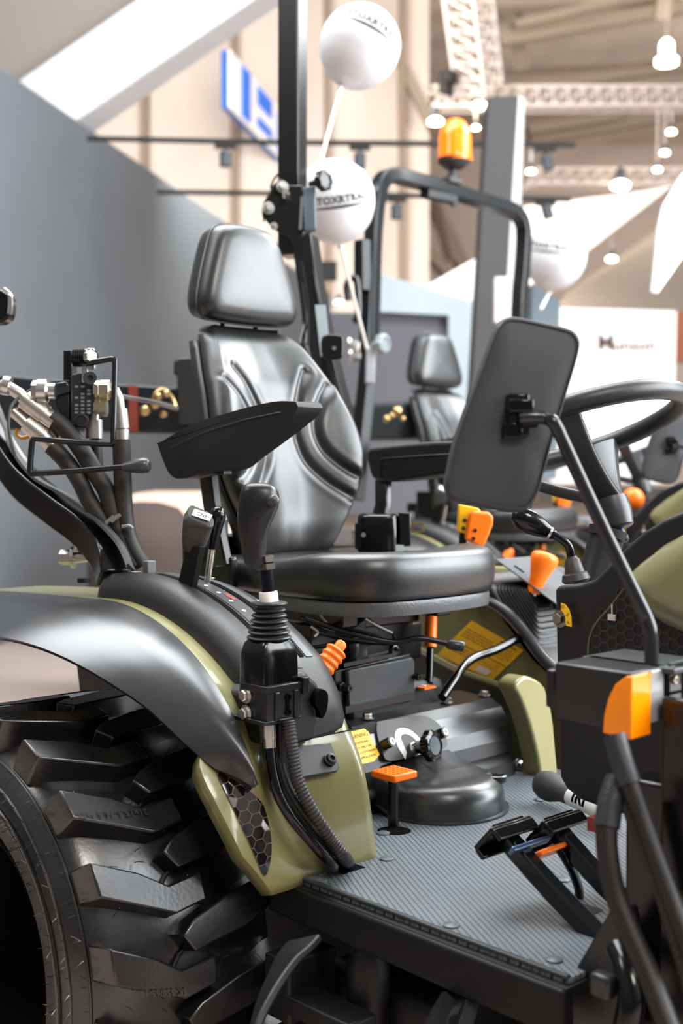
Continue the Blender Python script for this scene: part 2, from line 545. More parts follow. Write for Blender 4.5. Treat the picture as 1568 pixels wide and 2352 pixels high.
# far display boxes behind the second tractor
m = MB(); m.prism([D(700, 716, 10.0), D(1068, 722, 10.0), D(1068, 1180, 10.0), D(700, 1180, 10.0)], DP*.6)
bx = obj('display_box', m, M('slate_grey_board', (98, 98, 104), .7))
m = MB(); m.prism([D(862, 625, 9.9), D(1092, 694, 9.9), D(1092, 1180, 9.9), D(1030, 1180, 9.9), D(1030, 724, 9.9), D(862, 715, 9.9)], DP*.6)
obj('white_frame', m, M('pale_blue_white_board', (176, 190, 196), .6), bx)
tag(bx, 'slate grey display wall with a white top edge behind the second tractor', 'display wall')
m = MB(); m.prism([D(970, 662, 13), D(1102, 588, 13), D(1102, 700, 13)], DP*.2)
tag(obj('roof_panel', m, white_w), 'small bright white triangular panel left of the charcoal column', 'panel')
m = MB(); m.prism([D(1218, 655, 14), D(1205, 474, 14), D(1470, 440, 14), D(1545, 425, 14), D(1330, 590, 14)], DP*.3)
tag(obj('stand_ceiling', m, M('white_lit_ceiling', (255, 246, 238), .6)), 'bright white stand ceiling right of the charcoal column', 'ceiling panel')
m = MB(); m.prism([D(1270, 706, 15), D(1300, 680, 15), D(1568, 520, 15), D(1800, 520, 15), D(1800, 730, 15)], DP*.3)
tag(obj('beige_fascia', m, M('beige_fascia_board', (178, 164, 148), .7)), 'beige sloping board above the white name wall', 'board')
m = MB(); m.prism([D(1568, 398, 7.0), D(1524, 470, 7.0), D(1512, 520, 7.0), D(1498, 668, 7.0), D(1510, 672, 7.0), D(1568, 590, 7.0), D(1700, 420, 7.0), D(1700, 350, 7.0)], DP*.05)
tag(obj('hanging_banner', m, white_w), 'white pointed banner hanging at the right edge', 'banner')
m = MB(); m.prism([D(1222, 650, 10.5), D(1286, 690, 10.5), D(1278, 1100, 10.5), D(1215, 1100, 10.5)], DP*.3)
tag(obj('slate_partition', m, M('slate_blue_board', (120, 136, 146), .7)), 'slate blue partition behind the tilted mirror and small balloon', 'partition')

# white name wall
nw = empty('name_wall', D(1410, 1000, 12))
m = MB(); m.prism([D(1276, 706, 12), D(1553, 714, 12), D(1545, 1110, 12), D(1270, 1110, 12)], DP*.2)
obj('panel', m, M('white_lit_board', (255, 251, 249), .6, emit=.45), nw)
m = MB(); text_on(m, 'M', .22, D(1391, 788, 11.97), RT, UP, .004, 1.0, .008); text_on(m, 'unson', .165, D(1457, 793, 11.97), RT, UP, .004, 1.05, .004)
obj('lettering', m, M('brown_lettering', (112, 92, 80), .6), nw)
tag(nw, 'bright white wall lettered with a name behind the steering wheel', 'wall panel')
m = MB(); m.prism([D(1556, 716, 12.5), D(1700, 716, 12.5), D(1700, 830, 12.5), D(1552, 830, 12.5)], DP*.2)
bw = obj('wooden_cabinet', m, M('reddish_wood', (168, 100, 72), .6)); tag(bw, 'reddish wooden board at the right edge beside the white wall', 'board')

# lighting trusses
def truss(name, A, B, w, h, nb, label, up=None):
    r = empty(name, A)
    t = (B-A).normalized(); u = (up or V((0, 0, 1))); u = (u-t*u.dot(t)).normalized(); s = t.cross(u)
    cs = [(u*(i*h/2)+s*(j*w/2)) for i in (-1, 1) for j in (-1, 1)]
    for c in cs:
        m = MB(); m.tube([A+c, B+c], .024, 8); obj('chord', m, truss_m, r)
    L = (B-A).length
    m = MB()
    for k in range(nb):
        a = A+t*(L*k/nb); b = A+t*(L*(k+1)/nb)
        for p, q in ((0, 1), (2, 3), (0, 2), (1, 3)):
            m.tube([a+cs[p], b+cs[q]], .013, 6); m.tube([b+cs[p], b+cs[q]], .013, 6)
    obj('lacing', m, truss_m, r)
    tag(r, label, 'truss', 'white lighting trusses'); return r
truss('lighting_truss', D(990, 228, 17), D(1750, 226, 17), .3, .26, 22, 'upper white lighting truss behind the top of the column')
truss('lighting_truss', D(1205, 410, 20), D(1750, 408, 20), .34, .24, 16, 'lower white lighting truss right of the column')
truss('lighting_truss', D(1068, -60, 15.5), D(1100, 200, 16.5), .45, .45, 7, 'white lighting truss coming down from the top edge', V((1, 0, 0)))
def hall_lamp(x, y, d, r, label, two=False, top=None, to=None):
    o = empty('hall_lamp', D(x, y, d))
    m = MB(); m.lathe(D(x, y+8, d), V((0, 0, 1)), [(r*.2, 0), (r, r*.25), (r, r*.7), (r*.5, r*1.0)], 20); obj('lens', m, glow_m, o)
    m = MB(); m.lathe(D(x, y+8, d)+V((0, 0, r)), V((0, 0, 1)), [(r*.6, 0), (r*.6, r*1.1), (r*.3, r*1.5)], 16); obj('housing', m, glow2_m if two else lampb_m, o)
    if top is not None:
        m = MB(); a_ = D(x, y+8, d)+V((0, 0, r*2.4)); b_ = D(x, top, d); m.tube([a_, V((a_.x, a_.y, max(b_.z, a_.z+.05)))], .012, 6); obj('hanger', m, truss_m, o)
    if to is not None:
        m = MB(); m.bar([D(x, y+8, d)+V((0, 0, r*2.2)), D(x, to[0], to[1])], .02, .02, (0, 0, 1)); obj('bracket', m, truss_m, o)
    tag(o, label, 'lamp', 'hall lamps')
hall_lamp(1530, 145, 24, .21, 'double glowing hall lamp near the top right corner', True, -112)
hall_lamp(1100, 244, 16.70, .10, 'glowing white lamp on the upper truss left of the column')
hall_lamp(1000, 280, 16.70, .10, 'glowing lamp at the left end of the upper truss', to=(246, 16.84))
hall_lamp(1092, 290, 16.70, .05, 'glowing lamp low between the beacon and the column', to=(247, 16.84))
hall_lamp(1404, 593, 14.1, .058, 'single round glowing lamp above the white name wall', top=478)
hall_lamp(1541, 300, 16.86, .058, 'topmost of the three lamps stacked at the right edge', top=251)
hall_lamp(1526, 348, 16.86, .056, 'middle of the three lamps stacked at the right edge', top=251)
hall_lamp(1509, 386, 16.86, .052, 'lowest of the three lamps stacked at the right edge', top=251)
hall_lamp(1219, 391, 9.33, .034, 'small glowing lamp right of the column beside the dark spotlight', top=337)
hall_lamp(1424, 428, 19.55, .14, 'wide glowing lamp on the lower truss', to=(410, 19.83))
hall_lamp(778, 692, 9.0, .032, 'small glowing lamp between the two roll bars')
m = MB(); m.box(D(1030, 178, 16.2), (.18, .2, .16)); m.box(D(1024, 200, 16.2), (.12, .2, .2))
tag(obj('truss_hoist', m, track_m, bevel=.02), 'black chain hoist above the orange beacon', 'hoist')
m = MB(); m.prism([D(728, 600, 11), D(774, 600, 11), D(774, 640, 11), D(728, 640, 11)], DP*.15)
tag(obj('floodlight', m, track_m), 'small square black floodlight right of the upright post', 'floodlight')

# peach counter and dark round pouf behind the joystick levers
m = MB(); m.prism([D(296, 1134, 8), D(700, 1134, 8), D(700, 1511, 8), D(296, 1511, 8)], DP*1.0)
tag(obj('reception_counter', m, M('peach_counter_front', (246, 208, 186), .6), bevel=.03), 'peach coloured low counter behind the seat and lever grips', 'counter')
m = MB(); c = D(345, 1290, 6.6)
m.lathe(D(330, 1400, 6.6), (0, 0, 1), [(.24, -.484), (.27, -.4), (.28, 0), (.30, .15), (.30, .34), (.27, .46), (.19, .55), (.09, .58), (.0, .585)], 40)
tag(obj('pouf', m, M('dark_brown_velvet', (70, 58, 54), .8)), 'dark rounded pouf in front of the peach counter', 'pouf')

# ================================================================== THE NEAR TRACTOR
TR = empty('compact_tractor', (AX, 0, GZ))
tag(TR, 'near olive green compact tractor with black seat, joystick and open footplate', 'tractor')

# ---- rear wheel
wheel = empty('rear_wheel', parent=TR)
prof = [(.205, -.60), (.215, -.80), (.222, -.845), (.245, -.872), (.285, -.880), (.292, -.8835), (.298, -.880), (.318, -.873), (.324, -.876), (.330, -.872), (.350, -.856), (.358, -.848), (.368, -.825), (.376, -.78), (.381, -.72), (.383, -.68),
        (.381, -.63), (.374, -.57), (.360, -.525), (.345, -.505), (.30, -.482), (.245, -.480), (.215, -.52), (.205, -.58)]
N = 144
m = MB()
m.loft([[cyl(360*i/N, r, y) for r, y in prof] for i in range(N)], wrap=True)
tyre = obj('tyre', m, rubber, wheel)
LO = [(37.3, -.850), (44.9, -.850), (52.4, -.728), (51.3, -.668), (45.3, -.668), (46.3, -.731), (42.2, -.775)]
LI = [(57.2, -.722), (54.6, -.697), (51.6, -.628), (49.0, -.520), (55.5, -.520), (59.4, -.600), (60.6, -.672), (61.2, -.703)]
m = MB()
for k in range(20):
    for L in (LO, LI):
        ph = (k-8)*18.0
        cp = sum(p for p, y in L)/len(L); cy = sum(y for p, y in L)/len(L)
        def rt(y): return .416-.9*max(0, abs(y+.68)-.15)**2*6
        top = [cyl(p+ph, rt(y), y) for p, y in L]
        mid = [cyl(cp+ph+(p-cp)*1.06, .395, cy+(y-cy)*1.03) for p, y in L]
        bot = [cyl(cp+ph+(p-cp)*1.15, .372-.35*max(0, abs(y+.68)-.12), cy+(y-cy)*1.055) for p, y in L]
        m.loft([bot, mid, top])
obj('tread_lug', m, rubber, wheel, bevel=.003)
m = MB()                                     # thin centre ribs joining the lugs
for k in range(20):
    ph = (k-8)*18.0
    m.tube([cyl(61.2+ph-18, .386, -.706), cyl(58+ph-14, .385, -.715), cyl(46.3+ph, .386, -.729)], .0035, 6)
for r, y in ((.352, -.858), (.325, -.876), (.30, -.884)):
    m.tube([cyl(360*i/90, r, y) for i in range(90)], .0022, 6, closed=True)
obj('moulded_rib', m, rubber, wheel)
m = MB()                                     # vent whiskers
for i in range(260):
    ph = random.uniform(-40, 100)
    t = random.random()
    if t < .45:
        y = random.uniform(-.83, -.53); p = cyl(ph, .385, y); q = cyl(ph+random.uniform(-1.5, 1.5), .385+random.uniform(.012, .03), y+random.uniform(-.006, .006))
    else:
        r = random.choice((.30, .325, .355, .26)); y = -.884+abs(r-.30)*.35; p = cyl(ph, r, y); q = p+V((random.uniform(-.012, .012), -.012, random.uniform(-.01, .01)))
    m.tube([p, (p+q)/2+V((0, 0, .001)), q], .0007, 4)
o = obj('vent_whisker', m, rubber, wheel); o['kind'] = 'stuff'
m = MB()
m.lathe((AX, -.62, AZ), (0, -1, 0), [(.03, -.06), (.2, -.05), (.2, .03), (.206, .04), (.206, .20), (.215, .225), (.212, .236), (.198, .225), (.194, .0), (.12, -.02), (.09, .0), (.03, .0)], 64)
obj('rim', m, M('black_rim_paint', (10, 10, 10), .45), wheel)
for k in range(6):
    m = MB(); m.bolt(cyl(k*60, .07, -.62), (0, -1, 0), .011, .014); obj('wheel_bolt', m, steel, wheel)
# raised lettering on two lug faces (reads upside down from the camera)
def lug_text(body, size, phi0, y0, dphi):
    m = MB(); vs, fs = text_geo(body, size, .0, 2, .02)
    def P(x, y, r):
        yy = y0-x; return cyl(phi0-dphi*(-x)/.1-math.degrees(y/.417)*-1, r, yy)
    b = [P(p.x, p.y, .4185-.9*max(0, abs(y0-p.x+.68)-.15)**2*6) for p in vs]
    m.add(b, fs); return m
obj('size_lettering', lug_text('31x15.5-16.5 H.D.', .0155, 46.2, -.785, -2.6), M('worn_lettering', (24, 23, 23), .6), wheel)
obj('size_lettering', lug_text('SK-550/65-16', .0145, 85.2, -.770, -3.4), M('worn_lettering_dark', (70, 66, 63), .5), wheel)

# ---- fender
fender = empty('rear_fender', parent=TR)
def fcyl(phi, r, y):                          # past the top the fender runs flat to the rear
    if phi >= -4: return cyl(phi, r, y)
    p0 = cyl(-4, r, y); s = math.radians(-4-phi)*.62
    return p0+V((-s, 0, -.04*s*s-.02*s))
UPT = [(-60, -.60), (-3, -.597), (10, -.602), (30, -.607), (42, -.616), (48, -.624), (54.5, -.634)]
LOT = [(-60, -.85), (0, -.825), (8, -.806), (13.6, -.791), (19.3, -.775), (26.5, -.752), (33.6, -.723), (41.8, -.699), (47.2, -.673), (51.1, -.647), (54.5, -.636)]
rows = []
for i in range(60):
    ph = -60+114.3*i/59
    yu = itp(UPT, ph); yl = itp(LOT, ph); dl = yl-yu
    k = max(0, min(1, (54.5-ph)/6.0))
    rows.append([fcyl(ph, .572, yu+.004), fcyl(ph, .5865, yu-.001), fcyl(ph, .588, yu+dl*.14), fcyl(ph, .587, yu+dl*.30), fcyl(ph, .5845, yu+dl*.40), fcyl(ph, .579, yu+dl*.50), fcyl(ph, .570, yu+dl*.64),
                 fcyl(ph, .558, yu+dl*.82), fcyl(ph, .541+.03*(1-k), yl), fcyl(ph, .535+.03*(1-k), yl+.003*k)])
m = MB(); m.grid(rows)
obj('fender_flare', m, flare_m, fender, solid=.004)
def RG(ph): return itp([(-60, .579), (38, .579), (46, .569), (54, .551), (63, .521), (71.5, .497)], ph)
def RO(ph): return itp([(-60, .579), (34, .572), (40, .552), (46, .537), (54, .530), (63, .511), (71.5, .494)], ph)
def RF(ph, y):                                # panel radius: low along the outer (tyre) edge, full inboard
    t = max(0, min(1, (y+.655)/.060)); t = t*t*(3-2*t)
    a = itp(YO, ph); b = itp(YI, ph); fr = max(0, min(1, (ph-38)/10))
    dip = -.014*fr*math.exp(-(((y-a)/(b-a)-.42)/.14)**2)*min(1, max(0, (72-ph)/14))
    return RO(ph)+(RG(ph)-RO(ph))*t+dip
YO = [(-60, -.604), (36, -.614), (42, -.640), (46, -.684), (50, -.686), (55, -.677), (63.4, -.650), (71.5, -.600)]
YI = [(-60, -.375), (45, -.385), (71.5, -.372)]
rows = []
for i in range(66):
    ph = -60+131.5*i/65
    r = RG(ph); a = itp(YO, ph); b = itp(YI, ph); fr = max(0, min(1, (ph-38)/10)); r0 = RF(ph, a)
    row = [fcyl(ph, r0-.035, a+.004), fcyl(ph, r0-.008, a-.001)]
    for j in range(21):
        t = j/20; y = a+(b-a)*t
        row.append(fcyl(ph, RF(ph, y)+.007*(1-fr)*(1 if y < -.57 else 0), y))
    row += [fcyl(ph, r-.004, b+.006), fcyl(ph, r-.014, b+.010), fcyl(ph, r-.08, b+.010)]
    rows.append(row)
m = MB(); m.grid(rows)
obj('fender_panel', m, olive, fender, solid=.004, angle=60)
# hexagon decal on the front of the fender
def on_panel(x, y, dr=0):
    ph = 60; py_ = -.62
    for _ in range(8):
        p = PC(x, y, RF(ph, py_)+dr); py_ = p.y; ph = math.degrees(math.atan2(p.x-AX, p.z-AZ))
    return ph, p.y
DPL = [on_panel(p.x, p.y) for p in crs([V((x, y, 0)) for x, y in [(492, 1768), (515, 1779), (550, 1799), (590, 1824), (606, 1860), (616, 1900), (621, 1940), (619, 1975), (612, 2004), (604, 2011), (594, 1992), (577, 1952), (538, 1868)]], 3, True)]
def inpoly(p, poly):
    c = False; j = len(poly)-1
    for i in range(len(poly)):
        if (poly[i][1] > p[1]) != (poly[j][1] > p[1]) and p[0] < (poly[j][0]-poly[i][0])*(p[1]-poly[i][1])/(poly[j][1]-poly[i][1]+1e-9)+poly[i][0]: c = not c
        j = i
    return c
def clip(sub, poly):                          # Sutherland-Hodgman against a (near) convex outline
    ar = sum(a[0]*b[1]-b[0]*a[1] for a, b in zip(poly, poly[1:]+poly[:1])); sg = 1 if ar > 0 else -1
    for a, b in zip(poly, poly[1:]+poly[:1]):
        def side(p): return sg*((b[0]-a[0])*(p[1]-a[1])-(b[1]-a[1])*(p[0]-a[0]))
        out = []
        for p, q in zip(sub, sub[1:]+sub[:1]):
            sp_, sq_ = side(p), side(q)
            if sp_ >= 0: out.append(p)
            if (sp_ >= 0) != (sq_ >= 0):
                t = sp_/(sp_-sq_); out.append((p[0]+(q[0]-p[0])*t, p[1]+(q[1]-p[1])*t))
        sub = out
        if not sub: break
    return sub
def decal_surf(ph, y, dr): return fcyl(ph, RF(ph, y)+dr, y)
outl = []
pmin = min(p for p, y in DPL); pmax = max(p for p, y in DPL)
for i in range(1, 30):
    ph = pmin+(pmax-pmin)*i/30; ys = []
    for (p0, y0), (p1, y1) in zip(DPL, DPL[1:]+DPL[:1]):
        if (p0 > ph) != (p1 > ph): ys.append(y0+(y1-y0)*(ph-p0)/(p1-p0))
    if len(ys) >= 2: outl.append([decal_surf(ph, min(ys)+(max(ys)-min(ys))*j/8, .0022) for j in range(9)])
m = MB(); m.grid(outl)
decal = obj('honeycomb_decal', m, M('tan_decal_line', (128, 108, 94), .3), fender)
m = MB(); hr = .0112
for i in range(40):
    for j in range(24):
        sy = -.72+j*hr*1.5; arc = i*hr*math.sqrt(3)+(j % 2)*hr*math.sqrt(3)/2
        ph = 46+math.degrees(arc/.53)
        pts = []
        for q in range(6):
            an = math.radians(60*q); pts.append((ph+math.degrees(hr*.93*math.sin(an)/.53), sy+hr*.93*math.cos(an)))
        pts = clip(pts, DPL)
        if len(pts) > 2: m.add([decal_surf(p, y, .0032) for p, y in pts], [tuple(range(len(pts)))])
obj('hexagon_cells', m, M('dark_decal_cell', (20, 18, 18), .10, coat=1), decal)
# inner liner so that the wheel arch reads black
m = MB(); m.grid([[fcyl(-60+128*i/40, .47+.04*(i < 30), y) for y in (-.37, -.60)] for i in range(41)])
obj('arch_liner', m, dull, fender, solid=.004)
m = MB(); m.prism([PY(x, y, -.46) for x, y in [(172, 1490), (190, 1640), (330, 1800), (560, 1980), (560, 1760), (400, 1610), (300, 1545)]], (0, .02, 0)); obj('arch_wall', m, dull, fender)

# ---- control console on the fender
console = empty('control_console', parent=TR)
rows = []
def CR(ph): return itp([(-12, .0), (36, .0), (41, -.012), (45, -.03), (48, -.06)], ph)
for i in range(46):
    ph = -11.5+59.5*i/45
    k = CR(ph); e = itp([(-11.5, 1), (-9.3, 0), (60, 0)], ph)
    yo = itp([(-11.5, -.552), (-8, -.572), (40, -.576), (48, -.545)], ph); yi = -.388
    top = .0-.045*e
    rows.append([cyl(ph, .57, yo), cyl(ph, .582, yo), cyl(ph, .604+top*.6+k, yo+.006), cyl(ph, .622+top+k, yo+.018), cyl(ph, .631+top+k, yo+.034), cyl(ph, .632+top+k, yo+.055), cyl(ph, .629+top+k, -.47),
                 cyl(ph, .623+top+k, -.42), cyl(ph, .617+top+k, yi-.008), cyl(ph, .607+top+k, yi+.002), cyl(ph, .57, yi+.006)])
m = MB(); m.loft(rows, closed=False, cap=False)
n = len(rows[0]); m.f.append(tuple(range(n))[::-1]); m.f.append(tuple(range(len(m.v)-n, len(m.v))))
cbody = obj('console_body', m, plastic, console, angle=50)
def ctop(ph, y, dr=.0):
    base = itp([(-.576, .60), (-.552, .622), (-.53, .6315), (-.47, .629), (-.42, .623), (-.396, .617)], y); return cyl(ph, base+CR(ph)+dr, y)
def strip(p0, p1, y0, y1, dr, n=30):
    m = MB(); m.grid([[ctop(p0+(p1-p0)*i/n, y0+(y1-y0)*j/3, dr) for j in range(4)] for i in range(n+1)]); return m
slot_m = M('slot_black', (5, 5, 5), .7, spec=.05)
obj('lever_slot', strip(2, 37, -.512, -.500, .0012), slot_m, console)
obj('lever_slot', strip(1, 36, -.452, -.441, .0012), slot_m, console)
obj('gauge_strip', strip(1, 38, -.494, -.458, .0012), M('dark_grey_strip', (58, 59, 61), .4), console)
obj('trim_strip', strip(1, 36, -.437, -.420, .0010), M('grey_trim', (74, 76, 78), .42), console)
m = MB()
for ph in (9.5, 13, 16.5, 20, 23.5, 27.5, 31):
    c = ctop(ph, -.481, .0022); u = (ctop(ph+.5, -.481, .0022)-c).normalized(); w = V((0, 1, 0))
    m.add([c+u*.0042*math.cos(q*PI/6)+w*.0042*math.sin(q*PI/6) for q in range(12)], [tuple(range(12))])
obj('position_dot', m, white_ink, console)
m = MB()
for ph, bd in ((5, 'P4'), (19, '2'), (22.5, '5'), (25, '4'), (-1, '88')):
    c = ctop(ph, -.405 if ph > 0 else -.53, .0022); u = (c-ctop(ph+1, -.405, .0022)).normalized(); text_on(m, bd, .016, c, u, (0, -1, 0) if False else V((0, 1, 0)), .0002)
obj('console_number', m, white_ink, console)
m = MB(); c = ctop(17.8, -.469, .0024)
m.add([ctop(17, -.474, .002), ctop(19.6, -.474, .002), ctop(19.6, -.463, .002), ctop(17, -.463, .002)], [(0, 1, 2, 3)])
obj('red_mark', m, M('faded_red_ink', (150, 60, 50), .5), console)
# thumb switch at the rear of the console
m = MB(); c = PY(343, 1325, -.50); m.box(c, (.036, .022, .004)); obj('switch_base', m, M('light_grey_plastic', (150, 150, 148), .5), console, bevel=.001)
m = MB(); m.box(c+V((0, 0, .016)), (.017, .02, .03)); obj('switch_toggle', m, grey_p, console, bevel=.002)
# dark recess at the console's front lower corner and the hanging front skirt
m = MB()
q = [PX(x, y, .712) for x, y in [(725, 1600), (738, 1583), (752, 1592), (753, 1615), (747, 1640), (738, 1650), (733, 1632), (724, 1618)]]
m.prism(crs(q, 4, True), (-.012, 0, 0)); obj('console_opening', m, slot_m, console)
m = MB()
A = [PX(x, y, .700) for x, y in [(600, 1600), (700, 1540), (735, 1575), (733, 1600), (722, 1618), (736, 1655), (730, 1672), (724, 1700), (672, 1712), (600, 1712)]]
m.prism(A, (-.10, 0, 0)); obj('console_skirt', m, plastic, console, bevel=.012, seg=4)
# black bracket plate with an allen bolt
m = MB()
A = [PC(x, y, .556) for x, y in [(612, 1690), (700, 1692), (722, 1708), (735, 1690), (752, 1700), (775, 1765), (770, 1775), (700, 1787), (660, 1805), (612, 1790)]]
nrm = V((math.sin(math.radians(52)), 0, math.cos(math.radians(52)))); m.prism(A, nrm*.006)
brk = obj('joystick_bracket', m, M('satin_black_plate', (40, 41, 43), .45, bump=.1, scale=700), console, bevel=.0015)
m = MB(); c = PC(757, 1745, .564); m.lathe(c, nrm, [(.0115, 0), (.0115, .002), (.0095, .003), (.0085, .008), (.0045, .009), (.0045, .004)], 20); obj('allen_bolt', m, iron, brk)

# ---- levers on the console
lev = empty('position_lever', parent=TR)
def lv(x, y, Y=-.505): return PY(x, y, Y)
m = MB(); A = [lv(x, y, -.515) for x, y in [(405, 1352), (427, 1255), (458, 1255), (437, 1360), (428, 1364)]]
m.prism(A, (0, .014, 0)); obj('lever_blade', m, M('matte_black_blade', (10, 10, 10), .6, spec=.25), lev, bevel=.002)
m = MB()
rings = []
for t in range(9):
    s = t/8
    c = lv(itp([(0, 442), (1, 459)], s), itp([(0, 1270), (1, 1183)], s), -.505)
    w = itp([(0, .034), (.3, .045), (.7, .053), (.9, .054), (1, .050)], s); dd = itp([(0, .024), (.5, .032), (1, .030)], s)
    k = 1 if t not in (0, 8) else .82
    tl_ = max(0, (t-5)/3)
    rings.append([c+RT*(x*k)+DP*(y*k)+V((0, 0, -.1*x-.25*x*tl_+.75*y*tl_)) for x, y in rrect(w, dd, .010, 4)])
m.loft(rings)
g = obj('lever_grip', m, graylev, lev, bevel=.003, angle=60)
m = MB(); c = lv(463, 1180, -.520)
c = rings[-1][0]*.0+sum(rings[-1], V((0, 0, 0)))/len(rings[-1])+V((0, 0, .0012))
tu = (RT+V((0, 0, -.35))).normalized(); tv = (DP+V((0, 0, .75))); tv = (tv-tu*tv.dot(tu)).normalized(); c = c+tu.cross(tv)*.001
m.box(c+tu*.004-tv*.001, (.034, .019, .0012), (tu, tv, tu.cross(tv))); st = obj('sticker', m, white_ink, g)
m = MB(); text_on(m, 'PC', .013, c+tu*.004-tv*.001+tu.cross(tv)*.0012, -tu, -tv, .0002, 1.25); obj('sticker_lettering', m, ink, g)
lev2 = empty('draft_lever', parent=TR)
m = MB(); m.tube([PY(473, 1357, -.455), PY(487, 1258, -.455)], .0068, 12); obj('lever_rod', m, steel, lev2)
m = MB(); A = PY(486, 1259, -.455); B = PY(499, 1186, -.455); t = (B-A).normalized()
m.lathe(A, t, [(.0085, 0), (.0095, .0), (.0145, .05), (.0158, .062), (.0125, .074), (.006, .080), (0, .081)], 20); obj('lever_knob', m, gloss, lev2)

# ---- loader joystick
joy = empty('loader_joystick', parent=TR)
XC, YC = .7235, -.608
jz0, jz1 = .912, 1.036
cx, cy = XC-.0315, YC+.037
m = MB()
m.loft([[V((cx+x, cy+y, z)) for x, y in rrect(w, d, .006, 2)] for z, w, d in ((.962, .064, .076), (1.018, .062, .074), (1.034, .056, .064), (1.040, .050, .054))])
hs_ = obj('joystick_housing', m, gloss, joy, bevel=.001)
m = MB(); m.box((cx+.003, cy, .938), (.070, .072, .052)); m.box((cx+.006, cy+.002, .966), (.066, .082, .012)); m.box((cx-.002, cy-.004, .914), (.082, .078, .007))
for y in (-.022, .022): m.box((cx+.039, cy+y*.9+.004, .938), (.004, .010, .046))
m.box((cx+.036, cy+.042, .965), (.016, .012, .028))
obj('mounting_clamp', m, M('black_satin_plastic', (22, 22, 24), .28), joy, bevel=.0015)
m = MB()
for z in (.927, .951): m.lathe((cx+.0385, cy+.006, z), (1, 0, 0), [(.0055, 0), (.0055, .003), (.0038, .003), (.0038, .0005), (0, .0005)], 16)
m.box((cx+.0385, cy+.006, .939), (.003, .007, .012)); m.box((cx-.012, cy-.0365, .939), (.010, .003, .022))
obj('clamp_slot', m, slot_m, joy)
for z in (.9235, .9525):
    m = MB(); m.bolt((cx-.012, cy-.0365, z), (0, -1, 0), .0095, .010); obj('hex_bolt', m, steel, joy)
m = MB(); zz = 1.040; rings = []
bx_, by_ = cx-.002, cy+.002
pr = [(.026, 1.036)]
for k in range(6):
    z = 1.040+k*.0088; R = .0365-.0019*k
    pr += [(R-.007, z), (R-.002, z+.0008), (R, z+.0030), (R-.002, z+.0052), (R-.007, z+.0060)]
zt = 1.0945
pr += [(.020, zt-.001), (.0285, zt+.001), (.030, zt+.003), (.0285, zt+.005), (.012, zt+.006)]
m.lathe((bx_, by_, 0), (0, 0, 1), pr, 36)
obj('rubber_bellows', m, M('soft_black_rubber', (34, 35, 38), .42), joy)
jt = V((bx_, by_, zt+.005)); hd = (D(586, 1300, 1.965)-D(595, 1400, 1.965)).normalized()
m = MB(); m.lathe(jt, hd, [(.0155, 0), (.0150, .016), (.0145, .0165), (.0100, .0165)], 24); obj('white_collar', m, white_p, joy)
m = MB(); m.lathe(jt+hd*.016, hd, [(.0105, 0), (.0105, .050)], 20); obj('joystick_shaft', m, M('black_chrome', (38, 38, 46), .14, metal=.8), joy)
m = MB(); m.lathe(jt+hd*.052, hd, [(.0165, 0), (.0165, .010), (.013, .011), (.0155, .012), (.0155, .022), (.012, .023)], 6); obj('lock_nut', m, M('smoked_chrome', (120, 116, 110), .18, metal=1), joy)
HL = [(1303, 586, 20, .020), (1296, 586, 23.5, .021), (1270, 583, 27, .022), (1240, 581.5, 30.5, .0235), (1215, 582, 36, .025), (1190, 587, 42, .027), (1165, 592.5, 46.5, .0275), (1145, 595, 46.5, .027), (1130, 595.5, 44, .025), (1118, 594, 38, .022), (1112, 593, 30, .017), (1109, 592, 16, .010)]
dj = (jt-CAM).dot(FW)
m = MB(); rings = []
for y, x, hw, dd in HL:
    c = D(x, y, dj); w = hw/FPX*dj
    rings.append([c+RT*(w*math.copysign(abs(math.cos(a))**.8, math.cos(a)))+DP*(dd*math.copysign(abs(math.sin(a))**.8, math.sin(a))) for a in [2*PI*q/32 for q in range(32)]])
m.loft(rings)
hgrip = obj('joystick_grip', m, M('black_grip_rubber', (20, 20, 21), .34, bump=.08, scale=900), joy, angle=70)
m = MB(); c = D(625, 1150, dj-.022); ax = (RT*.55-DP*.83).normalized()
m.lathe(c, ax, [(.0105, -.01), (.0105, .004), (.009, .0055), (.0085, .009), (.006, .011), (.006, .014), (.003, .016), (0, .016)], 24); obj('thumb_button', m, M('button_rubber', (58, 56, 56), .4), hgrip)
# cables below the joystick
def jd(x, y, d): return D(x, y, d)
m = MB(); c0 = V((XC-.004, YC+.006, .912)); 
A = D(618, 1664, 1.925); B = D(620, 1718, 1.925)
m.lathe(A, (B-A).normalized(), [(.010, 0), (.0105, .012), (.0105, .022), (.0095, .0225), (.0095, .037), (.006, .038)], 20); obj('cable_connector', m, steel, joy)
m = MB(); m.tube(crs([B, D(626, 1770, 1.92), D(641, 1825, 1.915), D(672, 1880, 1.915), D(720, 1937, 1.93), D(760, 1982, 1.955), PZ(772, 2000, .645)], 8), .0098, 14); obj('cable', m, gloss, joy)
m = MB(); m.tube(crs([D(641, 1690, 1.95), D(640, 1740, 1.945), D(655, 1800, 1.94), D(690, 1860, 1.94), D(740, 1920, 1.95), PZ(786, 1992, .645)], 8), .009, 12); obj('cable', m, plastic, joy)
m = MB(); path = crs([D(662, 1655, 1.93), D(671, 1720, 1.925), D(683, 1790, 1.925), D(715, 1860, 1.93), D(757, 1925, 1.95), D(790, 1968, 1.965), PZ(802, 1988, .64)], 34)
m.tube(path, [.0090+.0022*((i//2) % 2) for i in range(len(path))], 14); obj('corrugated_conduit', m, M('grey_black_conduit', (50, 48, 48), .45), joy, angle=180)
m = MB(); A = D(655, 1650, 1.945); m.box(A+V((-.01, .0, -.055)), (.03, .03, .13)); obj('valve_body', m, dull, joy, bevel=.004)

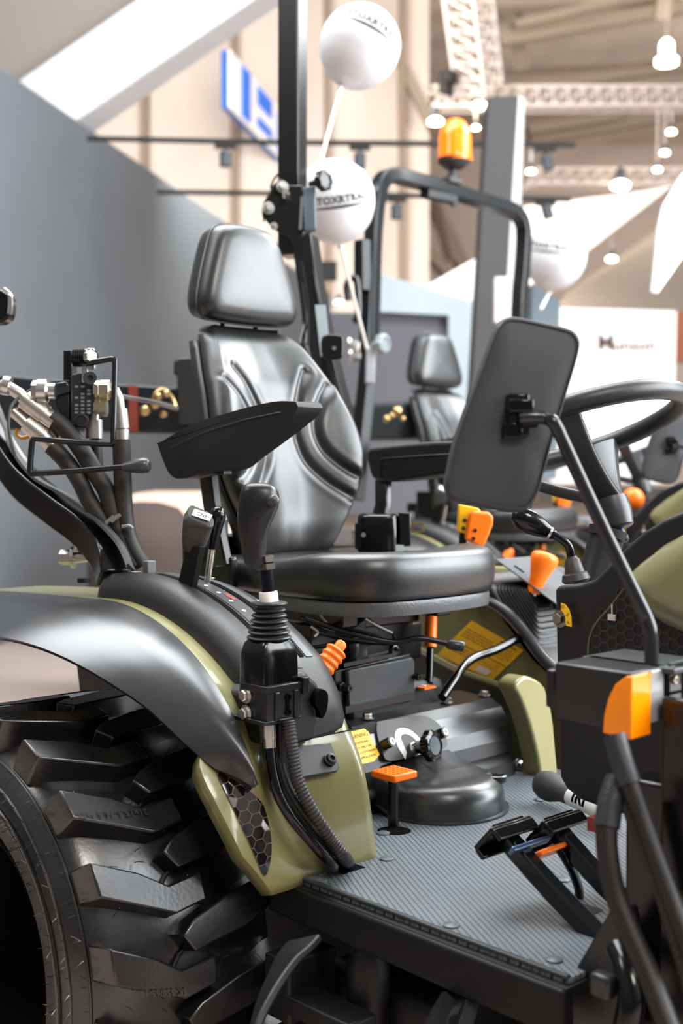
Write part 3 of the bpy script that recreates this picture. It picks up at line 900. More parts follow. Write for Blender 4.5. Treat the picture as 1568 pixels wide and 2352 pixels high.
# ---- driver seat
seat = empty('driver_seat', parent=TR)
SL = .24
BG = [(1.08, .02), (1.2, .043), (1.5, .043), (1.6, .012), (1.645, 0)]
def xb(z): return -.05+(1.635-z)*SL+its(BG, z)            # reclined front of the backrest, lumbar bulge included
def PP(x, y, p0, n):
    r = ray(x, y); n = V(n); return CAM+r*((V(p0)-CAM).dot(n)/r.dot(n))
def PS(x, y, off=0): return PP(x, y, (-.05+off, 0, 1.635), (1, 0, SL))
edge = [(651, 758, 0), (682, 777, .012), (722, 820, .036), (765, 875, .064), (800, 926, .087), (827, 977, .101), (843, 1028, .107), (845, 1067, .105), (835, 1121, .096), (811, 1176, .080), (792, 1215, .065), (772, 1254, .045), (758, 1284, .03)]
eo = sorted((PS(*e).z, max(0, e[2]-its(BG, PS(*e).z))) for e in edge)
ws = sorted((p.z, max(.09, p.y+.004)) for p in (PS(*e) for e in edge))
zlo, zhi = ws[0][0], ws[-1][0]
gA = [PS(x, y, .045) for x, y in [(701, 853), (689, 885), (682, 922), (677, 955), (678, 988), (684, 1018), (694, 1047), (707, 1070), (725, 1092), (742, 1110), (761, 1126), (788, 1145)]]
gB = [PS(x, y, .064) for x, y in [(752, 885), (738, 908), (729, 935), (725, 958), (725, 981), (729, 1004), (737, 1026), (747, 1043), (761, 1060), (775, 1074), (792, 1087), (823, 1103)]]
def seg_d(p, a, b):
    ax, ay = a; bx, by = b; dx, dy = bx-ax, by-ay
    t = max(0, min(1, ((p[0]-ax)*dx+(p[1]-ay)*dy)/(dx*dx+dy*dy))); return math.hypot(p[0]-ax-t*dx, p[1]-ay-t*dy)
GL = [[(abs(p.y), p.z) for p in crs(g, 2)] for g in (gA, gB)]
def groove(y, z):
    best = 9
    for g in GL:
        if not (g[-1][1]-.03 < z < g[0][1]+.03): continue
        for a, b in zip(g, g[1:]):
            if abs(a[1]-z) < .05: best = min(best, seg_d((abs(y), z), a, b))
    return -.0105*math.exp(-(best/.0085)**2)+.0012*math.exp(-((best-.020)/.008)**2)
def bol(y, z):
    w = its(ws, z); t = max(0, min(1, (abs(y)/w-.12)/.86)); inner = t*t*(3-2*t)
    belly = 0
    gb = itp(sorted((zz, yy) for yy, zz in GL[1]), z)
    if GL[1][-1][1] < z < GL[1][0][1]:
        belly = .006*max(0, math.sin(PI*max(0, min(1, (abs(y)-gb)/max(.02, w-gb)))))
    return its(eo, z)*inner+belly
m = MB(); NF = 121; rows = []
ZN = 112
for i in range(ZN+1):
    s = i/ZN; z = zlo+(zhi-zlo)*s
    w = its(ws, z)
    et = max(0, (z-(zhi-.05))/.05); eb = max(0, ((zlo+.05)-z)/.05); er = max(et, eb)
    rd = 1-math.sqrt(max(0, 1-er*er))
    row = []
    for j in range(NF):
        t = -1+2*j/(NF-1); y = t*w*(1-.06*rd)
        e = max(0, (abs(t)-.86)/.14); side = .045*(1-math.sqrt(max(0, 1-e*e)))
        x = xb(z)+bol(y, z)+groove(y, z)*(1-e)-side-.05*rd
        row.append(V((x, y, z)))
    for j in range(15):
        t = 1-2*j/14; y = t*w*.97*(1-.06*rd)
        x = xb(z)-.070+its(eo, z)*t*t*.95+.015*abs(t)**8+.04*rd
        row.append(V((x, y, z)))
    rows.append(row)
m.loft(rows)
obj('backrest', m, leather, seat, angle=75)
# grey-black rear shell with a rolled edge
m = MB(); rows = []
for i in range(25):
    z = zlo+.02+(zhi-zlo-.06)*i/24; w = its(ws, z)+.003; o_ = its(eo, z)*.95; x0 = xb(z)
    rows.append([V((x0-.045+o_, -w*.985, z)), V((x0-.056+o_, -w, z)), V((x0-.075+o_, -w*.985, z)), V((x0-.090+o_*.6, -w*.8, z)), V((x0-.105, 0, z)), V((x0-.090+o_*.6, w*.8, z)), V((x0-.075+o_, w*.985, z)), V((x0-.056+o_, w, z)), V((x0-.045+o_, w*.985, z))])
m.grid(rows); obj('back_shell', m, plastic, seat, solid=.004)
# headrest: trapezoid pad with piping seam
HF = [(-.140, 1.672), (-.143, 1.700), (-.132, 1.745), (-.112, 1.805), (-.094, 1.850), (-.074, 1.874), (-.035, 1.884), (.035, 1.884), (.074, 1.874), (.094, 1.850), (.112, 1.805), (.132, 1.745), (.143, 1.700), (.140, 1.672), (.120, 1.656), (.05, 1.650), (-.05, 1.650), (-.120, 1.656)]
HC = crs([V((0, y, z)) for y, z in HF], 6, True)
m = MB(); rings = []
cz = 1.768
for sc, dx in ((.70, -.088), (.86, -.085), (.945, -.076), (.975, -.062), (.99, -.046), (1.0, -.031), (1.0, -.026), (.985, -.014), (.955, -.004), (.91, .004), (.84, .010), (.7, .015), (.4, .018), (.02, .019)):
    rings.append([V((-.052+dx+(1.768-(cz+(p.z-cz)*sc))*.10, p.y*sc, cz+(p.z-cz)*sc)) for p in HC])
m.loft(rings); hr = obj('headrest', m, leather, seat, angle=80)
m = MB(); m.tube([V((-.052-.030+(1.768-p.z)*.10, p.y*1.005, cz+(p.z-cz)*1.005)) for p in HC], .0026, 8, closed=True); obj('piping', m, leather, hr)
for y in (-.05, .05):
    m = MB(); m.tube([(-.10, y, 1.56), (-.10, y, 1.68)], .006, 10); obj('headrest_post', m, gloss, seat)
# cushion
CO = crs([V((.07, -.20, 0)), V((.20, -.236, 0)), V((.36, -.240, 0)), V((.47, -.225, 0)), V((.545, -.165, 0)), V((.567, -.06, 0)), V((.567, .06, 0)), V((.545, .165, 0)), V((.47, .225, 0)), V((.36, .240, 0)), V((.20, .236, 0)), V((.07, .20, 0))], 6, True)
def lift(x): t = max(0, min(1, (x-.26)/.20)); return .026*t*t*(3-2*t)
m = MB(); rings = []; ccx = .31
for sc, z, k in ((.95, 1.055, 0), (.985, 1.058, 0), (1.0, 1.066, .1), (1.012, 1.080, .4), (1.012, 1.094, .8), (.995, 1.107, 1), (.96, 1.117, 1), (.90, 1.1225, 1), (.80, 1.122, 1), (.62, 1.119, .9), (.35, 1.117, .8), (.02, 1.117, .8)):
    rings.append([V((ccx+(p.x-ccx)*sc, p.y*sc, z+k*lift(ccx+(p.x-ccx)*sc))) for p in CO])
m.loft(rings); cush = obj('cushion', m, leather, seat, angle=80)
m = MB(); rings = []
for sc, z in ((.95, 1.030), (.965, 1.028), (.968, 1.032), (.972, 1.050), (.965, 1.056), (.9, 1.056)):
    rings.append([V((ccx+(p.x-ccx)*sc, p.y*sc, z+.003*math.sin(9*p.x))) for p in CO])
m.loft(rings); obj('seat_pan', m, M('grey_black_pan_edge', (74, 76, 78), .32, bump=.35, scale=240), seat)
m = MB()
for y in (-.14, .14):
    m.box((.25, y, 1.010), (.36, .045, .035))
m.box((.22, 0, .985), (.26, .30, .025)); m.box((.16, 0, .93), (.16, .24, .11)); m.box((.30, .05, .955), (.06, .2, .05))
obj('seat_suspension', m, paint, seat, bevel=.004)
# armrests
def armrest(Y0, pts, w, side):
    a = empty('armrest', parent=seat)
    m = MB(); P = [PY(x, y, Y0) for x, y in pts]; m.prism(crs(P, 3, True), (0, w, 0)); obj('arm_pad', m, foam, a, bevel=.010, seg=4, angle=60); return a
ar = armrest(-.345, [(362, 1022), (366, 1017), (440, 975), (540, 943), (624, 923), (672, 922), (681, 928), (682, 939), (663, 962), (600, 1012), (545, 1053), (515, 1076), (460, 1090), (416, 1100), (393, 1093), (379, 1070)], .062, 1)
m = MB(); m.prism([PY(x, y, -.347) for x, y in [(388, 1026), (470, 990), (560, 962), (640, 945), (645, 949), (560, 968), (470, 996), (390, 1031)]], (0, .01, 0)); obj('moulded_line', m, foam, ar, bevel=.002)
m = MB(); m.tube([PY(455, 1088, -.315), PY(520, 1075, -.315)], .011, 12); m.box(PY(505, 1082, -.315), (.05, .02, .012)); obj('tilt_adjuster', m, iron, ar)
m = MB(); m.bar([PY(478, 1085, -.30), PY(486, 1150, -.29), PY(500, 1230, -.28), PY(515, 1300, -.27)], .022, .040, (1, 0, 0)); obj('arm_bracket', m, paint, ar, bevel=.004)
al = armrest(.275, [(842, 1036), (870, 1026), (960, 1016), (1035, 1012), (1075, 1014), (1090, 1030), (1085, 1060), (1040, 1085), (960, 1100), (890, 1107), (858, 1102), (846, 1080)], .062, -1)
m = MB(); m.prism([PY(x, y, .273) for x, y in [(872, 1052), (960, 1045), (1060, 1040), (1060, 1044), (960, 1049), (876, 1056), (874, 1095), (866, 1095)]], (0, .01, 0)); obj('moulded_line', m, foam, al, bevel=.002)
m = MB(); m.bar([PY(880, 1100, .30), PY(880, 1160, .27), PY(850, 1260, .25)], .022, .040, (1, 0, 0)); obj('arm_bracket', m, paint, al, bevel=.004)
m = MB()
for x, y in ((478, 1240), (498, 1330)): m.box(PY(x, y, -.262), (.12, .02, .10))
m.box((-.02, 0, 1.10), (.08, .40, .12)); obj('back_hinge', m, paint, seat, bevel=.006)
# seat belt reel and buckle on the far side
belt = empty('seat_belt', parent=seat)
bp_ = D(870, 1225, 2.72)
m = MB(); rings = []
for y, s in ((1268, .92), (1262, 1), (1190, 1), (1184, .96), (1180, .8)):
    c = D(868, y, 2.72); rings.append([c+RT*(x*.094*s)+DP*(d*.085*s) for x, d in rrect(1, 1, .3, 5)])
m.loft(rings); obj('belt_reel', m, gloss, belt, bevel=.002)
m = MB(); c = D(830, 1231, 2.70); m.box(c, (.03, .03, .055), (RT, DP, V((0, 0, 1)))); obj('belt_bracket', m, paint, belt)
m = MB()
for y in (1224, 1235, 1248): m.lathe(D(812, y, 2.69), -DP, [(.005, 0), (.005, .004)], 12)
m.lathe(D(834, 1229, 2.67), -DP, [(.006, 0), (.005, .004)], 12); obj('rivet', m, steel, belt)
m = MB(); m.box(D(929, 1215, 2.70), (.026, .03, .075), (RT, DP, V((0, 0, 1)))); obj('belt_buckle', m, M('black_buckle', (14, 14, 15), .25), belt, bevel=.003)
m = MB()
for (x0, y0), (x1, y1) in (((946, 1204), (972, 1204)), ((946, 1222), (972, 1220)), ((972, 1204), (972, 1221))):
    m.bar([D(x0, y0, 2.70), D(x1, y1, 2.70)], .004, .005, UP)
m.box(D(948, 1212, 2.70), (.004, .003, .014), (RT, DP, V((0, 0, 1)))); obj('buckle_tongue', m, brass, belt)
m = MB(); c = D(900, 1262, 2.70); m.box(c, (.05, .03, .022), (RT, DP, V((0, 0, 1)))); obj('belt_label', m, M('pale_belt_label', (170, 178, 178), .4), belt)

# ---- under the seat
und = empty('seat_support', parent=TR)
X0 = .440
m = MB(); m.prism([PX(x, y, X0) for x, y in [(790, 1543), (796, 1536), (936, 1508), (943, 1516), (943, 1592), (940, 1598), (792, 1622)]], (.012, 0, 0)); panel = obj('panel', m, M('satin_black_panel', (44, 47, 50), .4, bump=.08, scale=600), und, bevel=.003)
m = MB(); m.prism([PX(x, y, X0) for x, y in [(768, 1540), (943, 1500), (945, 1612), (770, 1640)]], (-.06, 0, 0)); obj('support_frame', m, paint, und, bevel=.003)
m = MB(); m.bar([PX(786, 1630, X0+.012), PX(945, 1597, X0+.012)], .02, .014, (0, 0, 1)); m.bar([PX(782, 1527, X0), PX(900, 1503, X0)], .02, .008, (0, 0, 1)); obj('panel_flange', m, paint, und)
for x, y in ((798, 1580), (958, 1555)):
    m = MB(); c = PX(x, y, X0+.020); m.lathe(c-V((.025, 0, 0)), (1, 0, 0), [(.010, 0), (.010, .012), (.0075, .014), (.0075, .033), (.003, .033), (.003, .028)], 6); obj('panel_screw', m, M('blackened_screw', (40, 44, 46), .3, metal=.7), und)
m = MB(); m.tube(crs([PX(901, 1512, X0-.01), PX(898, 1492, X0-.01), PX(904, 1484, X0-.01), PX(912, 1490, X0-.01)], 5), .006, 10); obj('hook', m, gloss, und)
random.seed(3)
m = MB()
for pts, r in (([(690, 1418), (760, 1438), (830, 1452), (880, 1466)], .004), ([(700, 1425), (740, 1448), (775, 1455), (810, 1440), (838, 1422), (870, 1440), (902, 1455), (905, 1475)], .004),
               ([(700, 1490), (760, 1480), (800, 1462)], .004), ([(730, 1450), (790, 1468), (850, 1475), (900, 1478)], .005)):
    m.tube(crs([PX(x, y, .40) for x, y in pts], 6), r, 8)
obj('wiring_harness', m, gloss, und)
for pts in ([(730, 1408), (745, 1425), (758, 1440), (740, 1432)], [(796, 1396), (806, 1408), (800, 1427)], [(806, 1408), (818, 1418)], [(715, 1440), (730, 1452), (722, 1462)], [(838, 1421), (868, 1438), (900, 1453)]):
    m = MB(); m.tube(crs([PX(x, y, .415) for x, y in pts], 4), .0024, 6); obj('cable_tie', m, M('pale_cable_tie', (190, 184, 176), .4), und)
m = MB(); m.box(PX(808, 1495, .36), (.05, .05, .07)); m.box(PX(760, 1480, .34), (.05, .16, .10)); m.box(PX(860, 1480, .30), (.05, .25, .08)); obj('linkage_block', m, paint, und, bevel=.004)
m = MB(); m.lathe(PX(810, 1500, .39), (0, 0, 1), [(.014, -.02), (.016, -.015), (.012, 0), (.016, .01), (.014, .02)], 16); obj('linkage_pin', m, iron, und)
# orange hand-brake grip
hb = empty('hand_brake_lever', parent=TR)
m = MB(); A = D(735, 1545, 2.16); B = D(785, 1478, 2.18); t = (B-A).normalized(); L = (B-A).length
prf = [(.016, -.02)]
for k in range(33):
    s = k/32; prf.append((.0192+.0013*math.cos(s*PI*8), L*.74*s))
prf += [(.0185, L*.78), (.0165, L*.80), (.0105, L*.82), (.0100, L*1.0), (.006, L*1.06), (0, L*1.07)]
m.lathe(A, t, prf, 24); obj('brake_grip', m, orange, hb, angle=60)
m = MB(); m.tube([A-t*.14, A], .009, 10); obj('brake_rod', m, dull, hb)

# ---- transmission cover
tcv = empty('transmission_cover', parent=TR)
EP = [PY(x, y, .25) for x, y in [(1131, 1603), (1151, 1617), (1174, 1663), (1179, 1693)]]
E0 = V((EP[0].x-.10, .25, EP[0].z+.006)); EB = V((EP[3].x-.004, .25, .64))
pro = [E0, EP[0], EP[1]+V((.004, 0, -.004)), EP[2], EP[3], EB, V((E0.x, .25, .64))]
m = MB(); m.prism(pro, (0, -.62, 0)); tm = M('black_cover_sheet', (34, 35, 37), .32, spec=1.0, bump=.08, scale=500, rvar=.08); obj('cover_body', m, tm, tcv, bevel=.005, seg=3, angle=12)
pn = (EP[2]-EP[1]); pn = V((-pn.z, 0, pn.x)) if -pn.z > 0 else V((pn.z, 0, -pn.x)); pn.normalize()
pp0 = EP[1]
def PT(x, y, h=0): return PP(x, y, pp0+pn*h, pn)
for x, y in ((843, 1650), (1026, 1613), (1112, 1597)):
    m = MB(); m.bolt(PZ(x, y, EP[0].z+.004), (0, 0, 1), .0095, .010); obj('hex_bolt', m, steel, tcv)
m = MB(); m.prism(crs([PT(x, y, .001) for x, y in [(862, 1668), (866, 1660), (900, 1654), (960, 1646), (985, 1652), (1010, 1672), (1022, 1700), (1018, 1720), (960, 1735), (890, 1750), (873, 1722), (863, 1690)]], 4, True), pn*.005); plt = obj('dial_plate', m, M('satin_grey_plate', (40, 38, 37), .5), tcv)
def arc_pts(cx_, cy_, rx, ry, a0, a1, n, rot): 
    o_ = []
    for i in range(n+1):
        a = math.radians(a0+(a1-a0)*i/n); x = rx*math.cos(a); y = ry*math.sin(a); c, s = math.cos(rot), math.sin(rot); o_.append((cx_+x*c-y*s, cy_+x*s+y*c))
    return o_
m = MB(); rr = math.radians(35)
ou = crs([V((x, y, 0)) for x, y in [(931, 1744), (915, 1718), (907, 1694), (910, 1678), (921, 1672), (938, 1675), (955, 1687), (972, 1706)]], 5)
inn = crs([V((x, y, 0)) for x, y in [(934, 1728), (925, 1708), (920, 1695), (924, 1687), (933, 1686), (945, 1691), (955, 1700), (965, 1710)]], 5)
m.grid([[PT(a.x, a.y, .0068), PT(b.x, b.y, .0068)] for a, b in zip(ou, inn)]); obj('white_scale', m, white_p, plt)
m = MB(); c = PT(950, 1722, .006); m.lathe(c, pn, [(.014, 0), (.014, .006), (.011, .007), (.011, .016), (.009, .018), (.009, .03)], 20); obj('valve_spindle', m, steel, plt)
kd = (pn+V((.45, .25, -.30))).normalized()
m = MB(); m.lathe(c+pn*.012, kd, [(.013, 0), (.015, .012), (.020, .022), (.020, .026)], 20); m.knob(c+pn*.012+kd*.024, kd, .0315, .018, 7); kn = obj('star_knob', m, gloss, plt)
m = MB(); m.lathe(c+pn*.012+kd*.0405, kd, [(.0185, 0), (.0185, .0012), (.016, .001), (0, .001)], 24); obj('knob_cap', m, M('dark_green_grey_cap', (54, 68, 72), .4), kn)
for x, y, s in ((882, 1711, 'a'), (1004, 1689, 'b')):
    m = MB(); c = PT(x, y, .006); m.lathe(c, (pn+V((.3, .1, 0))).normalized(), [(.0105, 0), (.0105, .022)], 14); b_ = obj('rubber_stop', m, M('black_olive_stop', (44, 38, 14), .4) if s == 'a' else dull, plt)
    m = MB(); m.lathe(c+(pn+V((.3, .1, 0))).normalized()*.022, (pn+V((.3, .1, 0))).normalized(), [(.0085, 0), (.008, .0018), (.003, .0018), (.003, .0005), (0, .0005)], 14); obj('stop_screw', m, M('grey_stop_screw', (120, 120, 118), .45, metal=.8) if 'grey_stop_screw' not in MATS else MATS['grey_stop_screw'], b_)
# warning sticker
WS = [(781, 1686), (836, 1674), (845, 1681), (871, 1733), (858, 1749), (807, 1761), (800, 1755)]
m = MB(); m.prism([PT(x, y, .001) for x, y in WS], pn*.0009); sk = obj('warning_sticker', m, yellow, tcv)
o0 = PT(783, 1689, .0022); o1 = PT(836, 1676, .0022); o2 = PT(808, 1758, .0022)
ux_ = (o1-o0).normalized(); uy_ = pn.cross(ux_)
wv = (o1-o0).length; hv = abs((o2-o0).dot(uy_))
mid = o0+ux_*(wv*.58)
m = MB(); text_on(m, 'WARNING', wv*.185, o0+ux_*(wv*.62)-uy_*(hv*.15), ux_, uy_, .0001)
t0 = o0+ux_*(wv*.11)-uy_*(hv*.23); m.add([t0, t0+ux_*wv*.14, t0+ux_*wv*.07+uy_*hv*.15], [(0, 1, 2)])
for i, s in enumerate(('TO INTENTIONAL', 'SWITCH ONLY USE', 'DURING STATIONARY', 'PTO APPLICATION')):
    text_on(m, s, wv*.105, o0+ux_*(wv*.56)-uy_*(hv*(.37+.165*i)), ux_, uy_, .0001)
obj('sticker_lettering', m, ink, sk)
m = MB(); w1 = t0+ux_*wv*.07; m.box(w1+uy_*hv*.075+pn*.0003, (.0012, hv*.06, .0003), (ux_, uy_, pn)); m.box(w1+uy_*hv*.025+pn*.0003, (.0012, .0012, .0003), (ux_, uy_, pn)); obj('warning_mark', m, yellow, sk)
m = MB()
m.box(o0+ux_*(wv*.56)-uy_*(hv*.265), (wv*.95, .0005, .0004), (ux_, uy_, pn)); obj('sticker_line', m, ink, sk)
# pressed dome in front of the cover
m = MB(); rings = []
DC = V((.600, -.058, 0))
def dome_ring(r, z):
    pts = []
    for i in range(33):
        a = math.radians(-90+180*i/32); pts.append(DC+V((r*math.cos(a), r*math.sin(a), z)))
    pts += [V((.50, DC.y+r, z+.03)), V((.48, DC.y, z+.03)), V((.50, DC.y-r, z+.03))]
    return pts
for r, z in ((.134, .652), (.134, .655), (.127, .656), (.126, .668), (.124, .684), (.119, .699), (.110, .709), (.097, .715), (.05, .718), (.01, .718)):
    rings.append(dome_ring(r, z))
m.loft(rings); dome = obj('pressed_dome', m, tm, tcv, angle=60)
m = MB(); c = PZ(1138, 1783, .712); m.lathe(c, (0, 0, 1), [(.020, -.01), (.023, .0015), (.019, .0035), (.017, .002), (.016, -.012)], 24, flat=.75); obj('access_hole', m, tm, dome)
m = MB(); m.lathe(c, (0, 0, 1), [(.0175, -.005), (.0175, .0012)], 24, flat=.75); obj('hole_inside', m, slot_m, dome)
m = MB(); m.bolt(PX(1190, 1754, .53), (1, 0, 0), .009, .012); obj('hex_bolt', m, steel, tcv)

# ---- footplate with rubber mat
fp = empty('footplate', parent=TR)
Z0 = .645
m = MB(); m.prism([V((.685, -.55, Z0-.012)), V((1.262, -.55, Z0-.012)), V((1.262, .36, Z0-.012)), V((.50, .36, Z0-.012)), V((.50, -.36, Z0-.012)), V((.685, -.36, Z0-.012))], (0, 0, .010)); obj('floor_pan', m, dull, fp)
m = MB(); m.hexa([V((.672, -.560, .590)), V((1.262, -.560, .578)), V((1.262, -.530, .578)), V((.672, -.530, .590)), V((.680, -.556, .642)), V((1.262, -.556, .642)), V((1.262, -.530, .642)), V((.680, -.530, .642))])
m.hexa([V((.672, -.560, .590)), V((.690, -.560, .590)), V((.690, -.36, .590)), V((.672, -.36, .590)), V((.680, -.556, .642)), V((.695, -.556, .642)), V((.695, -.36, .642)), V((.680, -.36, .642))])
obj('side_skirt', m, M('skirt_black_plastic', (15, 15, 15), .55, spec=.3, bump=.2, scale=800), fp, bevel=.006, seg=3)
mat_o = [(.700, -.536), (1.250, -.536), (1.256, -.530), (1.256, .345), (.53, .345), (.53, -.30), (.60, -.335), (.655, -.335), (.672, -.352), (.672, -.385), (.690, -.40), (.690, -.528)]
mm = M('rubber_mat', (78, 82, 86), .36, spec=.9)
nt = mm.node_tree; nn = nt.nodes; nl = nt.links; bs = nn['Principled BSDF']
tcm = nn.new('ShaderNodeTexCoord'); mp = nn.new('ShaderNodeMapping'); mp.inputs['Rotation'].default_value = (0, 0, math.radians(45)); mp.inputs['Scale'].default_value = (430, 760, 1)
nl.new(tcm.outputs['Object'], mp.inputs['Vector']); sp = nn.new('ShaderNodeSeparateXYZ'); nl.new(mp.outputs[0], sp.inputs[0])
def mn(op, a, b=None):
    q = nn.new('ShaderNodeMath'); q.operation = op
    for i, s in enumerate((a, b)):
        if s is None: continue
        if hasattr(s, 'is_linked'): nl.new(s, q.inputs[i])
        else: q.inputs[i].default_value = s
    return q.outputs[0]
hgt = mn('ADD', mn('ABSOLUTE', mn('SINE', mn('MULTIPLY', sp.outputs['X'], 1.0))), mn('ABSOLUTE', mn('SINE', mn('MULTIPLY', sp.outputs['Y'], .565))))
hh2 = mn('MINIMUM', mn('MULTIPLY', hgt, .9), 1.25)
bpn = nn.new('ShaderNodeBump'); bpn.inputs['Strength'].default_value = .9; bpn.inputs['Distance'].default_value = .0022
nl.new(hh2, bpn.inputs['Height']); nl.new(bpn.outputs[0], bs.inputs['Normal'])
cr2 = nn.new('ShaderNodeValToRGB'); cr2.color_ramp.elements[0].position = .25; cr2.color_ramp.elements[0].color = lin((36, 38, 40)); cr2.color_ramp.elements[1].position = .75; cr2.color_ramp.elements[1].color = lin((112, 120, 126))
nl.new(mn('MULTIPLY', hgt, .55), cr2.inputs[0]); nl.new(cr2.outputs[0], bs.inputs['Base Color'])
m = MB(); m.prism([V((x, y, Z0-.002)) for x, y in mat_o], (0, 0, .008)); obj('floor_mat', m, mm, fp)
m = MB()
inset = [(.706, -.530), (1.250, -.530)]
m.bar([V((.700, -.533, Z0+.0065)), V((1.254, -.533, Z0+.0065))], .010, .006, (0, 0, 1)); m.bar([V((.697, -.53, Z0+.0065)), V((.697, -.40, Z0+.0065)), V((.680, -.385, Z0+.0065)), V((.680, -.35, Z0+.0065)), V((.655, -.338, Z0+.0065))], .010, .006, (0, 0, 1))
obj('mat_rim', m, M('mat_rim_rubber', (48, 50, 52), .5), fp, bevel=.002)
for x, y in ((735, 2022), (888, 1974), (1036, 2127), (1292, 2022), (1240, 1838), (880, 1915), (1290, 2010), (1272, 2206)):
    if (x, y) == (1290, 2010): continue
    m = MB(); m.lathe(PZ(x, y, Z0+.006), (0, 0, 1), [(.0125, 0), (.0120, .0025), (.008, .0042), (0, .0048)], 20); obj('mat_rivet', m, M('grey_rivet', (86, 90, 92), .4) if 'grey_rivet' not in MATS else MATS['grey_rivet'], fp)
m = MB(); m.lathe(PZ(905, 1908, Z0+.0066), (0, 0, 1), [(.031, 0), (.031, .0006)], 28, flat=.8); obj('pedal_opening', m, slot_m, fp)
m = MB(); m.lathe(PZ(795, 1990, Z0+.0066), (1, .3, 0), [(.0, 0)], 4) if False else m.box(PZ(790, 1992, Z0+.006), (.05, .05, .0012)); obj('cable_opening', m, slot_m, fp)
# orange differential-lock pedal
pd = empty('orange_foot_pedal', parent=TR)
b0 = PZ(903, 1905, Z0); m = MB(); top = V((b0.x, b0.y, .742)); m.tube([b0+V((0, 0, -.06)), top], .0105, 14); obj('pedal_stem', m, paint, pd)
m = MB(); pc = V((b0.x+.002, b0.y, .749)); m.box(pc, (.062, .060, .014)); pad = obj('pedal_pad', m, orange, pd, bevel=.003)
m = MB()
for i in range(5):
    for j in range(5):
        q = pc+V(((i-2)*.0105, (j-2)*.0105, .007)); m.lathe(q, (0, 0, 1), [(.0042, -.001), (.0032, .0014), (0, .0016)], 8)
obj('pad_grip', m, orange, pad)
# dark underside below the footplate
us = empty('chassis', parent=TR)
m = MB(); m.box((.95, .05, .40), (.9, .55, .34)); m.box((.86, -.35, .40), (.26, .28, .22)); m.box((.30, 0, .55), (.50, .50, .30)); m.box((.33, 0, .80), (.20, .30, .12)); m.box((.65, .02, .33), (1.3, .66, .50)); obj('chassis_block', m, dull, us, bevel=.02)
m = MB(); A = crs([D(700, 2160, 1.8), D(660, 2210, 1.75), D(620, 2280, 1.7), D(592, 2352, 1.66), D(580, 2420, 1.64)], 6); m.bar(A, .012, .06, DP); obj('curved_guard', m, dull, us, bevel=.003)
m = MB(); m.lathe(D(845, 2290, 1.9), (0, 0, 1), [(.03, -.06), (.034, -.05), (.034, .05), (.02, .09), (.014, .1), (.014, .16)], 20); m.box(D(740, 2320, 1.88), (.18, .06, .03)); m.box(D(690, 2250, 1.95), (.06, .1, .10)); obj('hydraulic_filter', m, dull, us, bevel=.004)
m = MB(); m.bar([D(1030, 2290, 1.7), D(985, 2370, 1.66)], .02, .012, DP); m.bar([D(1085, 2290, 1.7), D(1060, 2370, 1.66)], .02, .012, DP); obj('step_bracket', m, plastic, us)

# ---- left (far) fender, console and gear levers
def mirror(mb_):
    q = MB(); q.v = [V((p.x, -p.y, p.z)) for p in mb_.v]; q.f = [tuple(reversed(f)) for f in mb_.f]; return q
lf = empty('rear_fender', parent=TR)
rows = []
for i in range(56):
    ph = -60+131.5*i/55; r = RG(ph); a = itp(YO, ph); b = -.585
    row = [fcyl(ph, r-.035, a)]+[fcyl(ph, r, a+(b-a)*j/6) for j in range(7)]+[fcyl(ph, r-.006, b+.008), fcyl(ph, r-.06, b+.012), fcyl(ph, r-.10, b+.012)]
    rows.append(row)
m = MB(); m.grid(rows); obj('fender_panel', mirror(m), olive, lf, solid=.004, angle=60)
m = MB(); m.grid([[fcyl(ph, .572, -.60), fcyl(ph, .587, -.61), fcyl(ph, .58, -.70), fcyl(ph, .54, itp(LOT, ph))] for ph in [-60+114*i/40 for i in range(41)]]); obj('fender_flare', mirror(m), flare_m, lf, solid=.004)
# inner wall (olive) under the far console, and its pale front flange
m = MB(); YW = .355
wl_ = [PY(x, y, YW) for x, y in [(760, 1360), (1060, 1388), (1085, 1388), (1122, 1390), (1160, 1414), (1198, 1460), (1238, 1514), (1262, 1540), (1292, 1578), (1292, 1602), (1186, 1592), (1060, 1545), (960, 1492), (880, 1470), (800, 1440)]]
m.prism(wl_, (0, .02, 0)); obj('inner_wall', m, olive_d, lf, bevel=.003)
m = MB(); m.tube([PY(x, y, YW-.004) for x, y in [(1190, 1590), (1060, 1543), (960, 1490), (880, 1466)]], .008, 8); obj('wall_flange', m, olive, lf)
m = MB(); m.prism([PY(x, y, YW+.012) for x, y in [(960, 1480), (1060, 1530), (1300, 1600), (1300, 1830), (960, 1800)]], (0, .02, 0)); obj('lower_wall', m, M('shaded_olive_steel', (62, 64, 40), .5), lf)  # shade below the flange is put into this darker olive
m = MB(); fl = [PX(x, y, .60) for x, y in [(1182, 1578), (1200, 1556), (1222, 1556), (1252, 1580), (1268, 1640), (1276, 1720), (1280, 1800), (1248, 1800), (1236, 1740), (1216, 1660), (1194, 1600)]]
m.prism(crs(fl, 3, True), (-.05, .0, 0)); obj('front_flange', m, olive, lf, bevel=.006, seg=3)
